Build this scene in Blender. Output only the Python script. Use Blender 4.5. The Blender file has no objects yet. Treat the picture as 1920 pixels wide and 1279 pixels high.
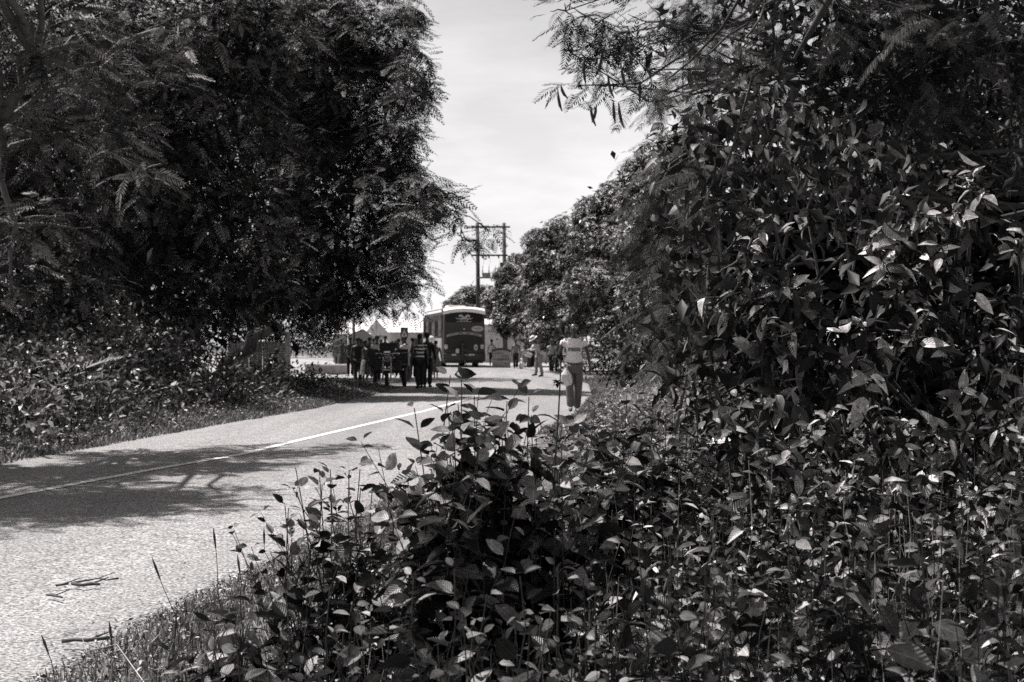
import bpy, math, random
import numpy as np
from math import sin, cos, pi, radians, sqrt
from mathutils import Vector, Matrix

# ------------------------------------------------------------------ scene, camera, sky, sun
scene = bpy.context.scene
COL = scene.collection
F = 2667.0                      # focal length in photo pixels (50 mm on 36 mm, 1920 wide)
CAMZ = 1.4
HORIZ = 646.0

cam_d = bpy.data.cameras.new("camera")
cam_d.lens = 50; cam_d.sensor_width = 36; cam_d.clip_start = 0.1; cam_d.clip_end = 3000
cam_d.dof.use_dof = True; cam_d.dof.focus_distance = 6.5; cam_d.dof.aperture_fstop = 8.0
cam = bpy.data.objects.new("camera", cam_d); COL.objects.link(cam)
cam.location = (0, 0, CAMZ)
cam.rotation_euler = (radians(90) + math.atan((HORIZ - 639.5) / F), 0, 0)
scene.camera = cam

SUN = Vector((-0.40, 0.20, 0.90)).normalized()       # towards the sun: high, from the left, a little behind the scene
world = bpy.data.worlds.new("World"); scene.world = world; world.use_nodes = True
wt = world.node_tree; wt.nodes.clear()
def wn(t, **k):
    n = wt.nodes.new(t)
    for a, b in k.items(): setattr(n, a, b)
    return n
HAZE = 11.0
sky = wn('ShaderNodeTexSky', sky_type='NISHITA', sun_disc=False)
sky.sun_elevation = math.asin(SUN.z); sky.sun_rotation = math.atan2(SUN.x, SUN.y)
sky.dust_density = 3.0; sky.air_density = 1.0
bw = wn('ShaderNodeRGBToBW'); wt.links.new(sky.outputs[0], bw.inputs[0])
tcw = wn('ShaderNodeTexCoord'); mpw = wn('ShaderNodeMapping'); mpw.inputs['Scale'].default_value = (1, 1, 3.5)
nzw = wn('ShaderNodeTexNoise'); nzw.inputs['Scale'].default_value = 5.0; nzw.inputs['Detail'].default_value = 7; nzw.inputs['Roughness'].default_value = 0.6
rmw = wn('ShaderNodeMapRange'); rmw.inputs[1].default_value = 0.42; rmw.inputs[2].default_value = 0.68
rmw.inputs[3].default_value = 0.92; rmw.inputs[4].default_value = 1.14
wt.links.new(tcw.outputs['Generated'], mpw.inputs[0]); wt.links.new(mpw.outputs[0], nzw.inputs['Vector']); wt.links.new(nzw.outputs[0], rmw.inputs[0])
sxw = wn('ShaderNodeSeparateXYZ'); wt.links.new(tcw.outputs['Generated'], sxw.inputs[0])
hzw = wn('ShaderNodeMapRange', interpolation_type='SMOOTHSTEP'); hzw.inputs[1].default_value = 0.08; hzw.inputs[2].default_value = 0.40; hzw.inputs[3].default_value = 1.0; hzw.inputs[4].default_value = 0.0
wt.links.new(sxw.outputs['Z'], hzw.inputs[0])
mxw = wn('ShaderNodeMix'); wt.links.new(hzw.outputs[0], mxw.inputs[0]); wt.links.new(bw.outputs[0], mxw.inputs[2]); mxw.inputs[3].default_value = HAZE   # white tropical haze low down
mlw = wn('ShaderNodeMath', operation='MULTIPLY'); wt.links.new(mxw.outputs[0], mlw.inputs[0]); wt.links.new(rmw.outputs[0], mlw.inputs[1])
vmw = wn('ShaderNodeVectorMath', operation='SCALE'); vmw.inputs[0].default_value = (1.0, 0.985, 0.985); wt.links.new(mlw.outputs[0], vmw.inputs['Scale'])
bgw = wn('ShaderNodeBackground'); bgw.inputs[1].default_value = 0.052; wt.links.new(vmw.outputs[0], bgw.inputs[0])
wo = wn('ShaderNodeOutputWorld'); wt.links.new(bgw.outputs[0], wo.inputs[0])

sun_d = bpy.data.lights.new("sun", 'SUN'); sun_d.energy = 5.0; sun_d.angle = radians(0.5); sun_d.color = (1.0, 0.975, 0.96)
sun_o = bpy.data.objects.new("sun", sun_d); COL.objects.link(sun_o)
sun_o.rotation_euler = SUN.to_track_quat('Z', 'Y').to_euler()
sun_o.location = (-20, 10, 50)

scene.view_settings.view_transform = 'Standard'; scene.view_settings.look = 'None'
scene.view_settings.exposure = 0.75; scene.view_settings.gamma = 1.0
scene.cycles.use_denoising = False
scene.cycles.max_bounces = 4; scene.cycles.diffuse_bounces = 2; scene.cycles.glossy_bounces = 2
scene.cycles.transmission_bounces = 2; scene.cycles.transparent_max_bounces = 4
scene.cycles.use_fast_gi = False

# ------------------------------------------------------------------ helpers
TINT = (1.0, 0.965, 0.955)
def P(px, py, Z):
    return np.array([(px - 960.0) / F * Z, Z, CAMZ + (HORIZ - py) / F * Z])
def G(px, py):                   # ground point under a photo pixel
    Z = F * CAMZ / (py - HORIZ)
    return (px - 960.0) / F * Z, Z

def grey(v): return (v * TINT[0], v * TINT[1], v * TINT[2], 1)
def newmat(name):
    m = bpy.data.materials.new(name); m.use_nodes = True
    nt = m.node_tree; b = nt.nodes['Principled BSDF']
    return m, nt, b
def N(nt, t, **k):
    n = nt.nodes.new(t)
    for a, b in k.items(): setattr(n, a, b)
    return n
def mat_plain(name, v, rough=0.6, metal=0.0, var=0.25, scale=6.0, bump=0.0, spec=0.5):
    m, nt, b = newmat(name)
    tc = N(nt, 'ShaderNodeTexCoord'); nz = N(nt, 'ShaderNodeTexNoise'); nz.inputs['Scale'].default_value = scale; nz.inputs['Detail'].default_value = 5
    nt.links.new(tc.outputs['Object'], nz.inputs['Vector'])
    mr = N(nt, 'ShaderNodeMapRange'); mr.inputs[1].default_value = 0.3; mr.inputs[2].default_value = 0.7
    mr.inputs[3].default_value = v * (1 - var); mr.inputs[4].default_value = v * (1 + var)
    nt.links.new(nz.outputs[0], mr.inputs[0])
    sc = N(nt, 'ShaderNodeVectorMath', operation='SCALE'); sc.inputs[0].default_value = TINT; nt.links.new(mr.outputs[0], sc.inputs['Scale'])
    nt.links.new(sc.outputs[0], b.inputs['Base Color'])
    b.inputs['Roughness'].default_value = rough; b.inputs['Metallic'].default_value = metal
    b.inputs['Specular IOR Level'].default_value = spec
    if bump:
        bp = N(nt, 'ShaderNodeBump'); bp.inputs['Strength'].default_value = bump; bp.inputs['Distance'].default_value = 0.02
        nt.links.new(nz.outputs[0], bp.inputs['Height']); nt.links.new(bp.outputs[0], b.inputs['Normal'])
    return m

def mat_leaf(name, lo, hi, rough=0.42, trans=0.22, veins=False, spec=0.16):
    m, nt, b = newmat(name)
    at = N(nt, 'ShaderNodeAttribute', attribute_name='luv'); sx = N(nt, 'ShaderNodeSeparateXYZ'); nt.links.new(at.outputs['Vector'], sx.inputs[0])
    pw_ = N(nt, 'ShaderNodeMath', operation='POWER'); pw_.inputs[1].default_value = 4.0; nt.links.new(sx.outputs['Z'], pw_.inputs[0])  # random leaf tones, skewed so a few pale leaves paint in sun highlights
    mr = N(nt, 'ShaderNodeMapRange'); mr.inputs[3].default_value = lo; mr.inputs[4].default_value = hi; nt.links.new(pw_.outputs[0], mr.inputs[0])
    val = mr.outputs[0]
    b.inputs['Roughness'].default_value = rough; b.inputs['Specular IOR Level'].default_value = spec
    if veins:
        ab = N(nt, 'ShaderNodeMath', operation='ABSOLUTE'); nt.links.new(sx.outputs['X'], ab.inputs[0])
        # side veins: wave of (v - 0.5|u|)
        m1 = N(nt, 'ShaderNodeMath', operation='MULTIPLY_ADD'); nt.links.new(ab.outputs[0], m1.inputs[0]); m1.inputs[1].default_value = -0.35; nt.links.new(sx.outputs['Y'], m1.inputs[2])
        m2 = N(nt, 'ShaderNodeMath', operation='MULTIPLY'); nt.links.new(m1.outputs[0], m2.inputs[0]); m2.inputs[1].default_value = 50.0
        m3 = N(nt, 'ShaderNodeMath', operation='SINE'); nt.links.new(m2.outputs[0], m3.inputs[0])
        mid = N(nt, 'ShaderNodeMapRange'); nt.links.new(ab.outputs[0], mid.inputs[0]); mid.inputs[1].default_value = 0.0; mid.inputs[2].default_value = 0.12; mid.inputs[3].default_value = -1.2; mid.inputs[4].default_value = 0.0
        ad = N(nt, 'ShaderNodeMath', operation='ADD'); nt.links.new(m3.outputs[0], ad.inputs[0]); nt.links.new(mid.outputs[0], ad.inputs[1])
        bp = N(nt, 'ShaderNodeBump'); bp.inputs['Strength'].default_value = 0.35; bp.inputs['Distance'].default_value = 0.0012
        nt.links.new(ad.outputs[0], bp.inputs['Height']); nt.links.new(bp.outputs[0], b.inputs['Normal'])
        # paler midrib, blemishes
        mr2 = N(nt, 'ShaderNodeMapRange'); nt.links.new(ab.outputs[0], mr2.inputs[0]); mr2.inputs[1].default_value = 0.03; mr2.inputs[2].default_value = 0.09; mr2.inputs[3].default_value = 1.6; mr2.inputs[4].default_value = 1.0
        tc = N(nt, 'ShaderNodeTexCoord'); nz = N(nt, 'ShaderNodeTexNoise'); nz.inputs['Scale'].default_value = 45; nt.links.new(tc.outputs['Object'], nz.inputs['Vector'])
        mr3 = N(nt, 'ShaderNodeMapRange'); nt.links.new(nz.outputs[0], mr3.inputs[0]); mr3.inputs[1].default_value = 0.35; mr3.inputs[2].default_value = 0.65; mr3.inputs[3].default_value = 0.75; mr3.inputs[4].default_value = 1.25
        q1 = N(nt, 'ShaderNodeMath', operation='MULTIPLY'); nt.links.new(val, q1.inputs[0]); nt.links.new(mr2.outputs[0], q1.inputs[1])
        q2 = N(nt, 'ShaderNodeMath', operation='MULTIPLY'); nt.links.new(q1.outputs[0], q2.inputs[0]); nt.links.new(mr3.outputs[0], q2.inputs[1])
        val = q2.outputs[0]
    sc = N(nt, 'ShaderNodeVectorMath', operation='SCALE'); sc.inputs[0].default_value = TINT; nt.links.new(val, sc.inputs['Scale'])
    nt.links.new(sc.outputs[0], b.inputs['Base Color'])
    tr = N(nt, 'ShaderNodeBsdfTranslucent'); nt.links.new(sc.outputs[0], tr.inputs[0])
    mx = N(nt, 'ShaderNodeMixShader'); mx.inputs[0].default_value = trans
    out = nt.nodes['Material Output']
    nt.links.new(b.outputs[0], mx.inputs[1]); nt.links.new(tr.outputs[0], mx.inputs[2]); nt.links.new(mx.outputs[0], out.inputs[0])
    return m

def tag(o, label=None, cat=None, group=None, kind=None):
    if label: o['label'] = label
    if cat: o['category'] = cat
    if group: o['group'] = group
    if kind: o['kind'] = kind
    return o
def empty(name, loc=(0, 0, 0), rz=0.0, label=None, cat=None, group=None):
    o = bpy.data.objects.new(name, None); COL.objects.link(o); o.location = loc; o.rotation_euler = (0, 0, rz); o.empty_display_size = 0.1
    return tag(o, label, cat, group)
def link(name, me, mats, parent=None):
    o = bpy.data.objects.new(name, me); COL.objects.link(o)
    for m in (mats if isinstance(mats, (list, tuple)) else [mats]): me.materials.append(m)
    if parent is not None: o.parent = parent
    return o

class Acc:                                   # big quad meshes, with a leaf attribute
    def __init__(s): s.v = []; s.f = []; s.a = []; s.n = 0
    def add(s, v, f, a=None):
        s.v.append(np.asarray(v, np.float32)); s.f.append(np.asarray(f, np.int32) + s.n)
        s.a.append(np.zeros((len(v), 3), np.float32) if a is None else np.asarray(a, np.float32)); s.n += len(v)
    def build(s, name, mats, parent=None, smooth=True, origin=None):
        v = np.concatenate(s.v); f = np.concatenate(s.f); a = np.concatenate(s.a)
        if origin is not None: v = v - np.asarray(origin, np.float32)
        me = bpy.data.meshes.new(name)
        me.vertices.add(len(v)); me.vertices.foreach_set('co', v.ravel())
        me.loops.add(f.size); me.loops.foreach_set('vertex_index', f.ravel())
        me.polygons.add(len(f)); me.polygons.foreach_set('loop_start', np.arange(0, f.size, 4, dtype=np.int32))
        at = me.attributes.new('luv', 'FLOAT_VECTOR', 'POINT'); at.data.foreach_set('vector', a.ravel())
        me.update(calc_edges=True)
        me.polygons.foreach_set('use_smooth', np.full(len(f), smooth))
        return link(name, me, mats, parent)

def unit(a):
    a = np.asarray(a, float); return a / np.maximum(np.linalg.norm(a, axis=-1, keepdims=True), 1e-9)
def frames(d, n):
    y = unit(d); x = unit(np.cross(y, n)); z = np.cross(x, y)
    return np.stack([x, y, z], axis=-1)      # columns
def inst(acc, tmpl, pos, M, scale, rnd):
    tv, tf, ta = tmpl; n = len(pos); k = len(tv)
    if n == 0: return
    sc = np.asarray(scale, float).reshape(n, -1)
    if sc.shape[1] == 1: sc = np.repeat(sc, 3, 1)
    v = np.einsum('nij,nkj->nki', M, tv[None] * sc[:, None, :]) + np.asarray(pos)[:, None, :]
    f = tf[None] + (np.arange(n) * k)[:, None, None]
    a = np.repeat(ta[None], n, 0); a[:, :, 2] = np.asarray(rnd)[:, None]
    acc.add(v.reshape(-1, 3), f.reshape(-1, 4), a.reshape(-1, 3))

def leaf_tmpl(nseg=5, w=0.42, fold=0.12, curl=0.18, wav=0.0, shape='oval', petiole=0.0):
    v = []; a = []; f = []
    for i in range(nseg + 1):
        t = i / nseg
        if shape == 'oval': p = (sin(pi * t ** 0.85)) ** 0.8 if 0 < t < 1 else 0.02
        elif shape == 'heart': p = [0.45, 1.0, 0.98, 0.75, 0.4, 0.02, 0.02][min(i, 6)] if nseg == 5 else sin(pi * t)
        else: p = (sin(pi * t ** 0.7)) ** 1.2 if 0 < t < 1 else 0.02
        hw = w * 0.5 * p
        y = petiole + t * (1 - petiole) ; z = -curl * t * t
        if shape == 'heart' and i == 0: pass
        yo = -0.14 if (shape == 'heart' and i == 0) else 0.0
        wz = wav * sin(i * 2.4)
        v += [(-hw, y + yo, z + fold * hw * 2 + wz * hw), (0, y, z), (hw, y + yo, z + fold * hw * 2 - wz * hw)]
        a += [(-p, t, 0), (0, t, 0), (p, t, 0)]
    for i in range(nseg):
        b = i * 3
        f += [(b, b + 1, b + 4, b + 3), (b + 1, b + 2, b + 5, b + 4)]
    return np.array(v), np.array(f), np.array(a, float)
def quad_leaf(w=0.4, curl=0.1):
    v = np.array([(0, 0, 0), (w * .5, .45, .02), (0, 1, -curl), (-w * .5, .45, .02)]); return v, np.array([[0, 1, 2, 3]]), np.array([(0, 0, 0), (1, .4, 0), (0, 1, 0), (-1, .4, 0)], float)
def rosette(k=7, w=0.3, seed=0, droop=0.35):
    r = random.Random(seed); vs = []; fs = []; as_ = []
    for i in range(k):
        an = 2 * pi * i / k + r.uniform(-.3, .3); el = r.uniform(-.6, .35) - droop * .3
        d = np.array([[cos(an) * cos(el), sin(an) * cos(el), sin(el)]]); M = frames(d, np.array([[0, 0, 1.0]]))[0]
        tv, tf, ta = leaf_tmpl(2, w, .15, .2); L = r.uniform(.7, 1.05)
        vs.append((tv * L) @ M.T + d * 0.04); fs.append(tf + i * len(tv)); as_.append(ta)
    return np.concatenate(vs), np.concatenate(fs), np.concatenate(as_)
def frond(npin=9, plen=0.3, pw=0.05, droop=0.28, leaflets=0, seed=0):
    """bipinnate frond, 1 long along +Y"""
    r = random.Random(seed); v = []; f = []
    def q(p0, p1, w, n=(0, 0, 1)):
        p0 = np.array(p0); p1 = np.array(p1); d = p1 - p0; s = unit(np.cross(d, n)) * w * .5
        b = len(v); v.extend([p0 - s * .5, p0 + s * .5, p1 + s * .5, p1 - s * .5]); f.append((b, b + 1, b + 2, b + 3))
    def ax(t): return np.array([0.03 * sin(t * 3), t, -droop * t * t])
    for i in range(3): q(ax(i / 3), ax((i + 1) / 3), 0.014)
    for i in range(npin):
        t = 0.16 + 0.84 * i / (npin - 1); l = plen * (0.55 + 0.45 * sin(pi * min(1, t * 0.95) ** .8)) * r.uniform(.85, 1.1)
        if t > .9: l *= .75
        for s in (-1, 1):
            an = radians(62 - 30 * t + r.uniform(-6, 6)); p0 = ax(t); dr = r.uniform(.1, .35)
            d = np.array([s * sin(an), cos(an), -dr]); d = d / np.linalg.norm(d); p1 = p0 + d * l
            if not leaflets:
                b = len(v); sd = unit(np.cross(d, (0, 0, 1)))
                m_ = p0 + d * l * .5
                v.extend([p0, m_ + sd * pw * .5, p1 + np.array([0, 0, -.03 * l]), m_ - sd * pw * .5]); f.append((b, b + 1, b + 2, b + 3))
            else:
                q(p0, p1, 0.006)
                for k in range(leaflets):
                    u = (k + .6) / leaflets; c = p0 + d * l * u + np.array([0, 0, -.04 * u * u]); ll = pw * (0.75 + .5 * sin(pi * u))
                    for s2 in (-1, 1):
                        sd = unit(np.cross(d, (0, 0, 1))) * s2; dd = unit(sd + d * .35 + np.array([0, 0, .12])); e = c + dd * ll; wd = d * ll * .17
                        b = len(v); mm = (c + e) / 2; v.extend([c, mm + wd, e, mm - wd]); f.append((b, b + 1, b + 2, b + 3))
    v = np.array(v); a = np.zeros((len(v), 3)); a[:, 1] = v[:, 1]
    return v, np.array(f), a

def tube(acc, pts, radii, sides=6, rnd=0.5):
    pts = np.asarray(pts, float); n = len(pts); radii = np.broadcast_to(radii, n)
    d = np.gradient(pts, axis=0); d = unit(d); ref = np.array([0.31, 0.17, 0.93]) if abs(d[0] @ np.array([0.31, 0.17, 0.93])) < .95 else np.array([1., 0, 0])
    x = unit(np.cross(d, ref)); y = np.cross(d, x); an = np.arange(sides) * 2 * pi / sides
    ring = pts[:, None] + radii[:, None, None] * (np.cos(an)[None, :, None] * x[:, None] + np.sin(an)[None, :, None] * y[:, None])
    idx = np.arange(n * sides).reshape(n, sides); nx = np.roll(idx, -1, 1)
    f = np.stack([idx[:-1], nx[:-1], nx[1:], idx[1:]], -1).reshape(-1, 4)
    a = np.zeros((n * sides, 3)); a[:, 2] = rnd; acc.add(ring.reshape(-1, 3), f, a)
def curve_pts(a, b, rg, n=5, wob=0.08, sag=0.0):
    a = np.asarray(a, float); b = np.asarray(b, float); L = np.linalg.norm(b - a); t = np.linspace(0, 1, n)[:, None]
    o = rg.normal(size=(n, 3)) * L * wob * np.sin(pi * t); p = a + (b - a) * t + o; p[:, 2] += sag * L * np.sin(pi * t[:, 0]); return p

class MB:                                    # small hard-surface meshes
    def __init__(s): s.v = []; s.f = []
    def poly(s, pts):
        b = len(s.v); s.v += [tuple(p) for p in pts]; s.f.append(tuple(range(b, b + len(pts))))
    def box(s, c, d, rot=None):
        b = len(s.v); M = rot or Matrix.Identity(3)
        for x in (-1, 1):
            for y in (-1, 1):
                for z in (-1, 1): s.v.append(tuple(Vector(c) + M @ Vector((x * d[0] / 2, y * d[1] / 2, z * d[2] / 2))))
        for q in ((0, 1, 3, 2), (4, 6, 7, 5), (0, 4, 5, 1), (2, 3, 7, 6), (0, 2, 6, 4), (1, 5, 7, 3)): s.f.append(tuple(b + i for i in q))
        return s
    def tube(s, pts, r, sides=10, cap=True):
        b = len(s.v); n = len(pts); rr = r if isinstance(r, (list, tuple)) else [r] * n; P_ = [Vector(p) for p in pts]
        for i, p in enumerate(P_):
            d = (P_[min(i + 1, n - 1)] - P_[max(i - 1, 0)]).normalized(); ref = Vector((0, 0, 1)) if abs(d.z) < .9 else Vector((1, 0, 0))
            x = d.cross(ref).normalized(); y = d.cross(x)
            for k in range(sides): an = 2 * pi * k / sides; s.v.append(tuple(p + (x * cos(an) + y * sin(an)) * rr[i]))
        for i in range(n - 1):
            for k in range(sides):
                k2 = (k + 1) % sides; s.f.append((b + i * sides + k, b + i * sides + k2, b + (i + 1) * sides + k2, b + (i + 1) * sides + k))
        if cap: s.f.append(tuple(b + k for k in range(sides))[::-1]); s.f.append(tuple(b + (n - 1) * sides + k for k in range(sides)))
        return s
    def prism(s, pts2, y0, y1, axes='xz'):       # outline in x,z extruded along y
        b = len(s.v); n = len(pts2)
        for y in (y0, y1):
            for p in pts2: s.v.append((p[0], y, p[1]) if axes == 'xz' else (y, p[0], p[1]) if axes == 'yz' else (p[0], p[1], y))
        s.f.append(tuple(range(b, b + n))); s.f.append(tuple(range(b + n, b + 2 * n))[::-1])
        for i in range(n): j = (i + 1) % n; s.f.append((b + i, b + n + i, b + n + j, b + j))
        return s
    def ball(s, c, r, seg=10, rings=6):
        b = len(s.v); r = (r, r, r) if not isinstance(r, (tuple, list)) else r
        for i in range(rings + 1):
            ph = pi * i / rings
            for k in range(seg): an = 2 * pi * k / seg; s.v.append((c[0] + r[0] * sin(ph) * cos(an), c[1] + r[1] * sin(ph) * sin(an), c[2] + r[2] * cos(ph)))
        for i in range(rings):
            for k in range(seg): k2 = (k + 1) % seg; s.f.append((b + i * seg + k, b + i * seg + k2, b + (i + 1) * seg + k2, b + (i + 1) * seg + k))
        return s
    def build(s, name, mat, parent=None, smooth=False, bevel=0.0):
        me = bpy.data.meshes.new(name); me.from_pydata(s.v, [], s.f); me.validate(); me.update()
        if smooth: me.polygons.foreach_set('use_smooth', [True] * len(me.polygons))
        o = link(name, me, mat, parent)
        if bevel:
            m = o.modifiers.new('bevel', 'BEVEL'); m.width = bevel; m.segments = 2; m.limit_method = 'ANGLE'
        return o

# ------------------------------------------------------------------ materials
M_LEAF_NEAR = mat_leaf('leaf_near', 0.009, 0.38, 0.36, 0.12, veins=True)
M_LEAF_SHRUB = mat_leaf('leaf_shrub', 0.016, 0.70, 0.34, 0.10, veins=True)
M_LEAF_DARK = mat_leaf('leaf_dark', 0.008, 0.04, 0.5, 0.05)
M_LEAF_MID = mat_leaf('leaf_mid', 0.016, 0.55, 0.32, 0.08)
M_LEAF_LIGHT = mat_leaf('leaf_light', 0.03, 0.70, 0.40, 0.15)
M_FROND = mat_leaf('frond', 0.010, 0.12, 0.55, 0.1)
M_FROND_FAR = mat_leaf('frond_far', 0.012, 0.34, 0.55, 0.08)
M_GRASS = mat_leaf('grass', 0.09, 0.60, 0.6, 0.2)
M_BARK = mat_plain('bark', 0.035, 0.85, bump=0.6, scale=9)
M_BARK_PALE = mat_plain('bark_pale', 0.11, 0.8, bump=0.5, scale=12)
M_STEM = mat_plain('stem', 0.03, 0.6, scale=20)
M_TWIG = mat_plain('twig', 0.07, 0.8, scale=30, bump=0.4)

def mat_ground(lo=.06, hi=.16):
    m, nt, b = newmat('soil')
    g = N(nt, 'ShaderNodeNewGeometry')
    n1 = N(nt, 'ShaderNodeTexNoise'); n1.inputs['Scale'].default_value = 0.35; n1.inputs['Detail'].default_value = 8
    n2 = N(nt, 'ShaderNodeTexNoise'); n2.inputs['Scale'].default_value = 22; n2.inputs['Detail'].default_value = 6
    for n in (n1, n2): nt.links.new(g.outputs['Position'], n.inputs['Vector'])
    a = N(nt, 'ShaderNodeMapRange'); a.inputs[1].default_value = .35; a.inputs[2].default_value = .65; a.inputs[3].default_value = lo; a.inputs[4].default_value = hi; nt.links.new(n1.outputs[0], a.inputs[0])
    c = N(nt, 'ShaderNodeMapRange'); c.inputs[1].default_value = .3; c.inputs[2].default_value = .7; c.inputs[3].default_value = .55; c.inputs[4].default_value = 1.3; nt.links.new(n2.outputs[0], c.inputs[0])
    q = N(nt, 'ShaderNodeMath', operation='MULTIPLY'); nt.links.new(a.outputs[0], q.inputs[0]); nt.links.new(c.outputs[0], q.inputs[1])
    s = N(nt, 'ShaderNodeVectorMath', operation='SCALE'); s.inputs[0].default_value = TINT; nt.links.new(q.outputs[0], s.inputs['Scale'])
    nt.links.new(s.outputs[0], b.inputs['Base Color']); b.inputs['Roughness'].default_value = .95
    bp = N(nt, 'ShaderNodeBump'); bp.inputs['Strength'].default_value = .8; bp.inputs['Distance'].default_value = .03; nt.links.new(n2.outputs[0], bp.inputs['Height']); nt.links.new(bp.outputs[0], b.inputs['Normal'])
    return m
def mat_asphalt():
    m, nt, b = newmat('asphalt')
    g = N(nt, 'ShaderNodeNewGeometry')
    n1 = N(nt, 'ShaderNodeTexNoise'); n1.inputs['Scale'].default_value = 0.6; n1.inputs['Detail'].default_value = 6
    n2 = N(nt, 'ShaderNodeTexNoise'); n2.inputs['Scale'].default_value = 48; n2.inputs['Detail'].default_value = 3; n2.inputs['Roughness'].default_value = .7
    vo = N(nt, 'ShaderNodeTexVoronoi'); vo.inputs['Scale'].default_value = 70
    n4 = N(nt, 'ShaderNodeTexNoise'); n4.inputs['Scale'].default_value = 9; n4.inputs['Detail'].default_value = 5
    tk = N(nt, 'ShaderNodeMapping'); tk.inputs['Rotation'].default_value = (0, 0, radians(8)); tk.inputs['Scale'].default_value = (1.6, .10, 1); nt.links.new(g.outputs['Position'], tk.inputs[0]); nt.links.new(tk.outputs[0], n1.inputs['Vector'])
    for n in (n2, vo, n4): nt.links.new(g.outputs['Position'], n.inputs['Vector'])
    a = N(nt, 'ShaderNodeMapRange'); a.inputs[1].default_value = .3; a.inputs[2].default_value = .7; a.inputs[3].default_value = .165; a.inputs[4].default_value = .27; nt.links.new(n1.outputs[0], a.inputs[0])
    c = N(nt, 'ShaderNodeMapRange'); c.inputs[1].default_value = .38; c.inputs[2].default_value = .62; c.inputs[3].default_value = .22; c.inputs[4].default_value = 1.75; nt.links.new(n2.outputs[0], c.inputs[0])
    e = N(nt, 'ShaderNodeMapRange'); e.inputs[1].default_value = .0; e.inputs[2].default_value = 1; e.inputs[3].default_value = .75; e.inputs[4].default_value = 1.3
    nt.links.new(vo.outputs['Color'], e.inputs[0])
    h = N(nt, 'ShaderNodeMapRange'); h.inputs[1].default_value = .35; h.inputs[2].default_value = .65; h.inputs[3].default_value = .85; h.inputs[4].default_value = 1.12; nt.links.new(n4.outputs[0], h.inputs[0])
    q = N(nt, 'ShaderNodeMath', operation='MULTIPLY'); nt.links.new(a.outputs[0], q.inputs[0]); nt.links.new(c.outputs[0], q.inputs[1])
    q2 = N(nt, 'ShaderNodeMath', operation='MULTIPLY'); nt.links.new(q.outputs[0], q2.inputs[0]); nt.links.new(e.outputs[0], q2.inputs[1])
    q3 = N(nt, 'ShaderNodeMath', operation='MULTIPLY'); nt.links.new(q2.outputs[0], q3.inputs[0]); nt.links.new(h.outputs[0], q3.inputs[1])
    wp = N(nt, 'ShaderNodeTexNoise'); wp.inputs['Scale'].default_value = 2.5; wp.inputs['Detail'].default_value = 4; nt.links.new(g.outputs['Position'], wp.inputs['Vector'])
    wv = N(nt, 'ShaderNodeMix', data_type='VECTOR'); wv.inputs['Factor'].default_value = .35; nt.links.new(g.outputs['Position'], wv.inputs[4]); nt.links.new(wp.outputs['Color'], wv.inputs[5])
    cr = N(nt, 'ShaderNodeTexVoronoi', feature='DISTANCE_TO_EDGE'); cr.inputs['Scale'].default_value = .55; nt.links.new(wv.outputs[1], cr.inputs['Vector'])
    cm = N(nt, 'ShaderNodeMapRange'); cm.inputs[1].default_value = 0; cm.inputs[2].default_value = .006; cm.inputs[3].default_value = .45; cm.inputs[4].default_value = 1; nt.links.new(cr.outputs['Distance'], cm.inputs[0])
    q4 = N(nt, 'ShaderNodeMath', operation='MULTIPLY'); nt.links.new(q3.outputs[0], q4.inputs[0]); nt.links.new(cm.outputs[0], q4.inputs[1]); q3 = q4
    s = N(nt, 'ShaderNodeVectorMath', operation='SCALE'); s.inputs[0].default_value = TINT; nt.links.new(q3.outputs[0], s.inputs['Scale'])
    nt.links.new(s.outputs[0], b.inputs['Base Color']); b.inputs['Roughness'].default_value = .85
    bp = N(nt, 'ShaderNodeBump'); bp.inputs['Strength'].default_value = .9; bp.inputs['Distance'].default_value = .012; nt.links.new(n2.outputs[0], bp.inputs['Height']); nt.links.new(bp.outputs[0], b.inputs['Normal'])
    return m
def mat_paint_line():
    m, nt, b = newmat('road_paint')
    g = N(nt, 'ShaderNodeNewGeometry'); n2 = N(nt, 'ShaderNodeTexNoise'); n2.inputs['Scale'].default_value = 30; n2.inputs['Detail'].default_value = 5
    nt.links.new(g.outputs['Position'], n2.inputs['Vector'])
    c = N(nt, 'ShaderNodeMapRange'); c.inputs[1].default_value = .36; c.inputs[2].default_value = .5; c.inputs[3].default_value = .30; c.inputs[4].default_value = .85; nt.links.new(n2.outputs[0], c.inputs[0])
    s = N(nt, 'ShaderNodeVectorMath', operation='SCALE'); s.inputs[0].default_value = TINT; nt.links.new(c.outputs[0], s.inputs['Scale'])
    nt.links.new(s.outputs[0], b.inputs['Base Color']); b.inputs['Roughness'].default_value = .6
    return m

# ------------------------------------------------------------------ ground, road, line
rg = np.random.default_rng(7)
def interp(z, tab):
    return np.interp(z, [t[0] for t in tab], [t[1] for t in tab])
RL = [(-10, -9.0), (3, -7.6), (7, -7.2), (12, -6.6), (17, -5.95), (25, -5.1), (31, -4.35), (39, -3.9), (46, -3.75), (55, -3.9), (64, -4.6), (80, -6.6), (100, -10.2), (130, -18), (170, -32)]
RC = [(-10, -7.4), (3, -5.9), (7, -5.35), (12.6, -4.54), (15.6, -3.87), (17.4, -3.37), (19.9, -3.05), (27.2, -2.04), (29.2, -1.75), (37, -0.95), (50, -0.35), (64, -0.9), (80, -2.8), (100, -6.6), (130, -14), (170, -28)]
RR = [(-10, -4.2), (3, -1.9), (5.9, -1.75), (7.4, -1.6), (9.2, -1.3), (11.5, -1.05), (14, -0.75), (20, 0.2), (28, 1.35), (39, 2.3), (50, 2.8), (64, 2.3), (80, 0.7), (100, -3.2), (130, -10.5), (170, -24)]
gm = MB(); S = 900
gv = []; gf = []
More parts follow.
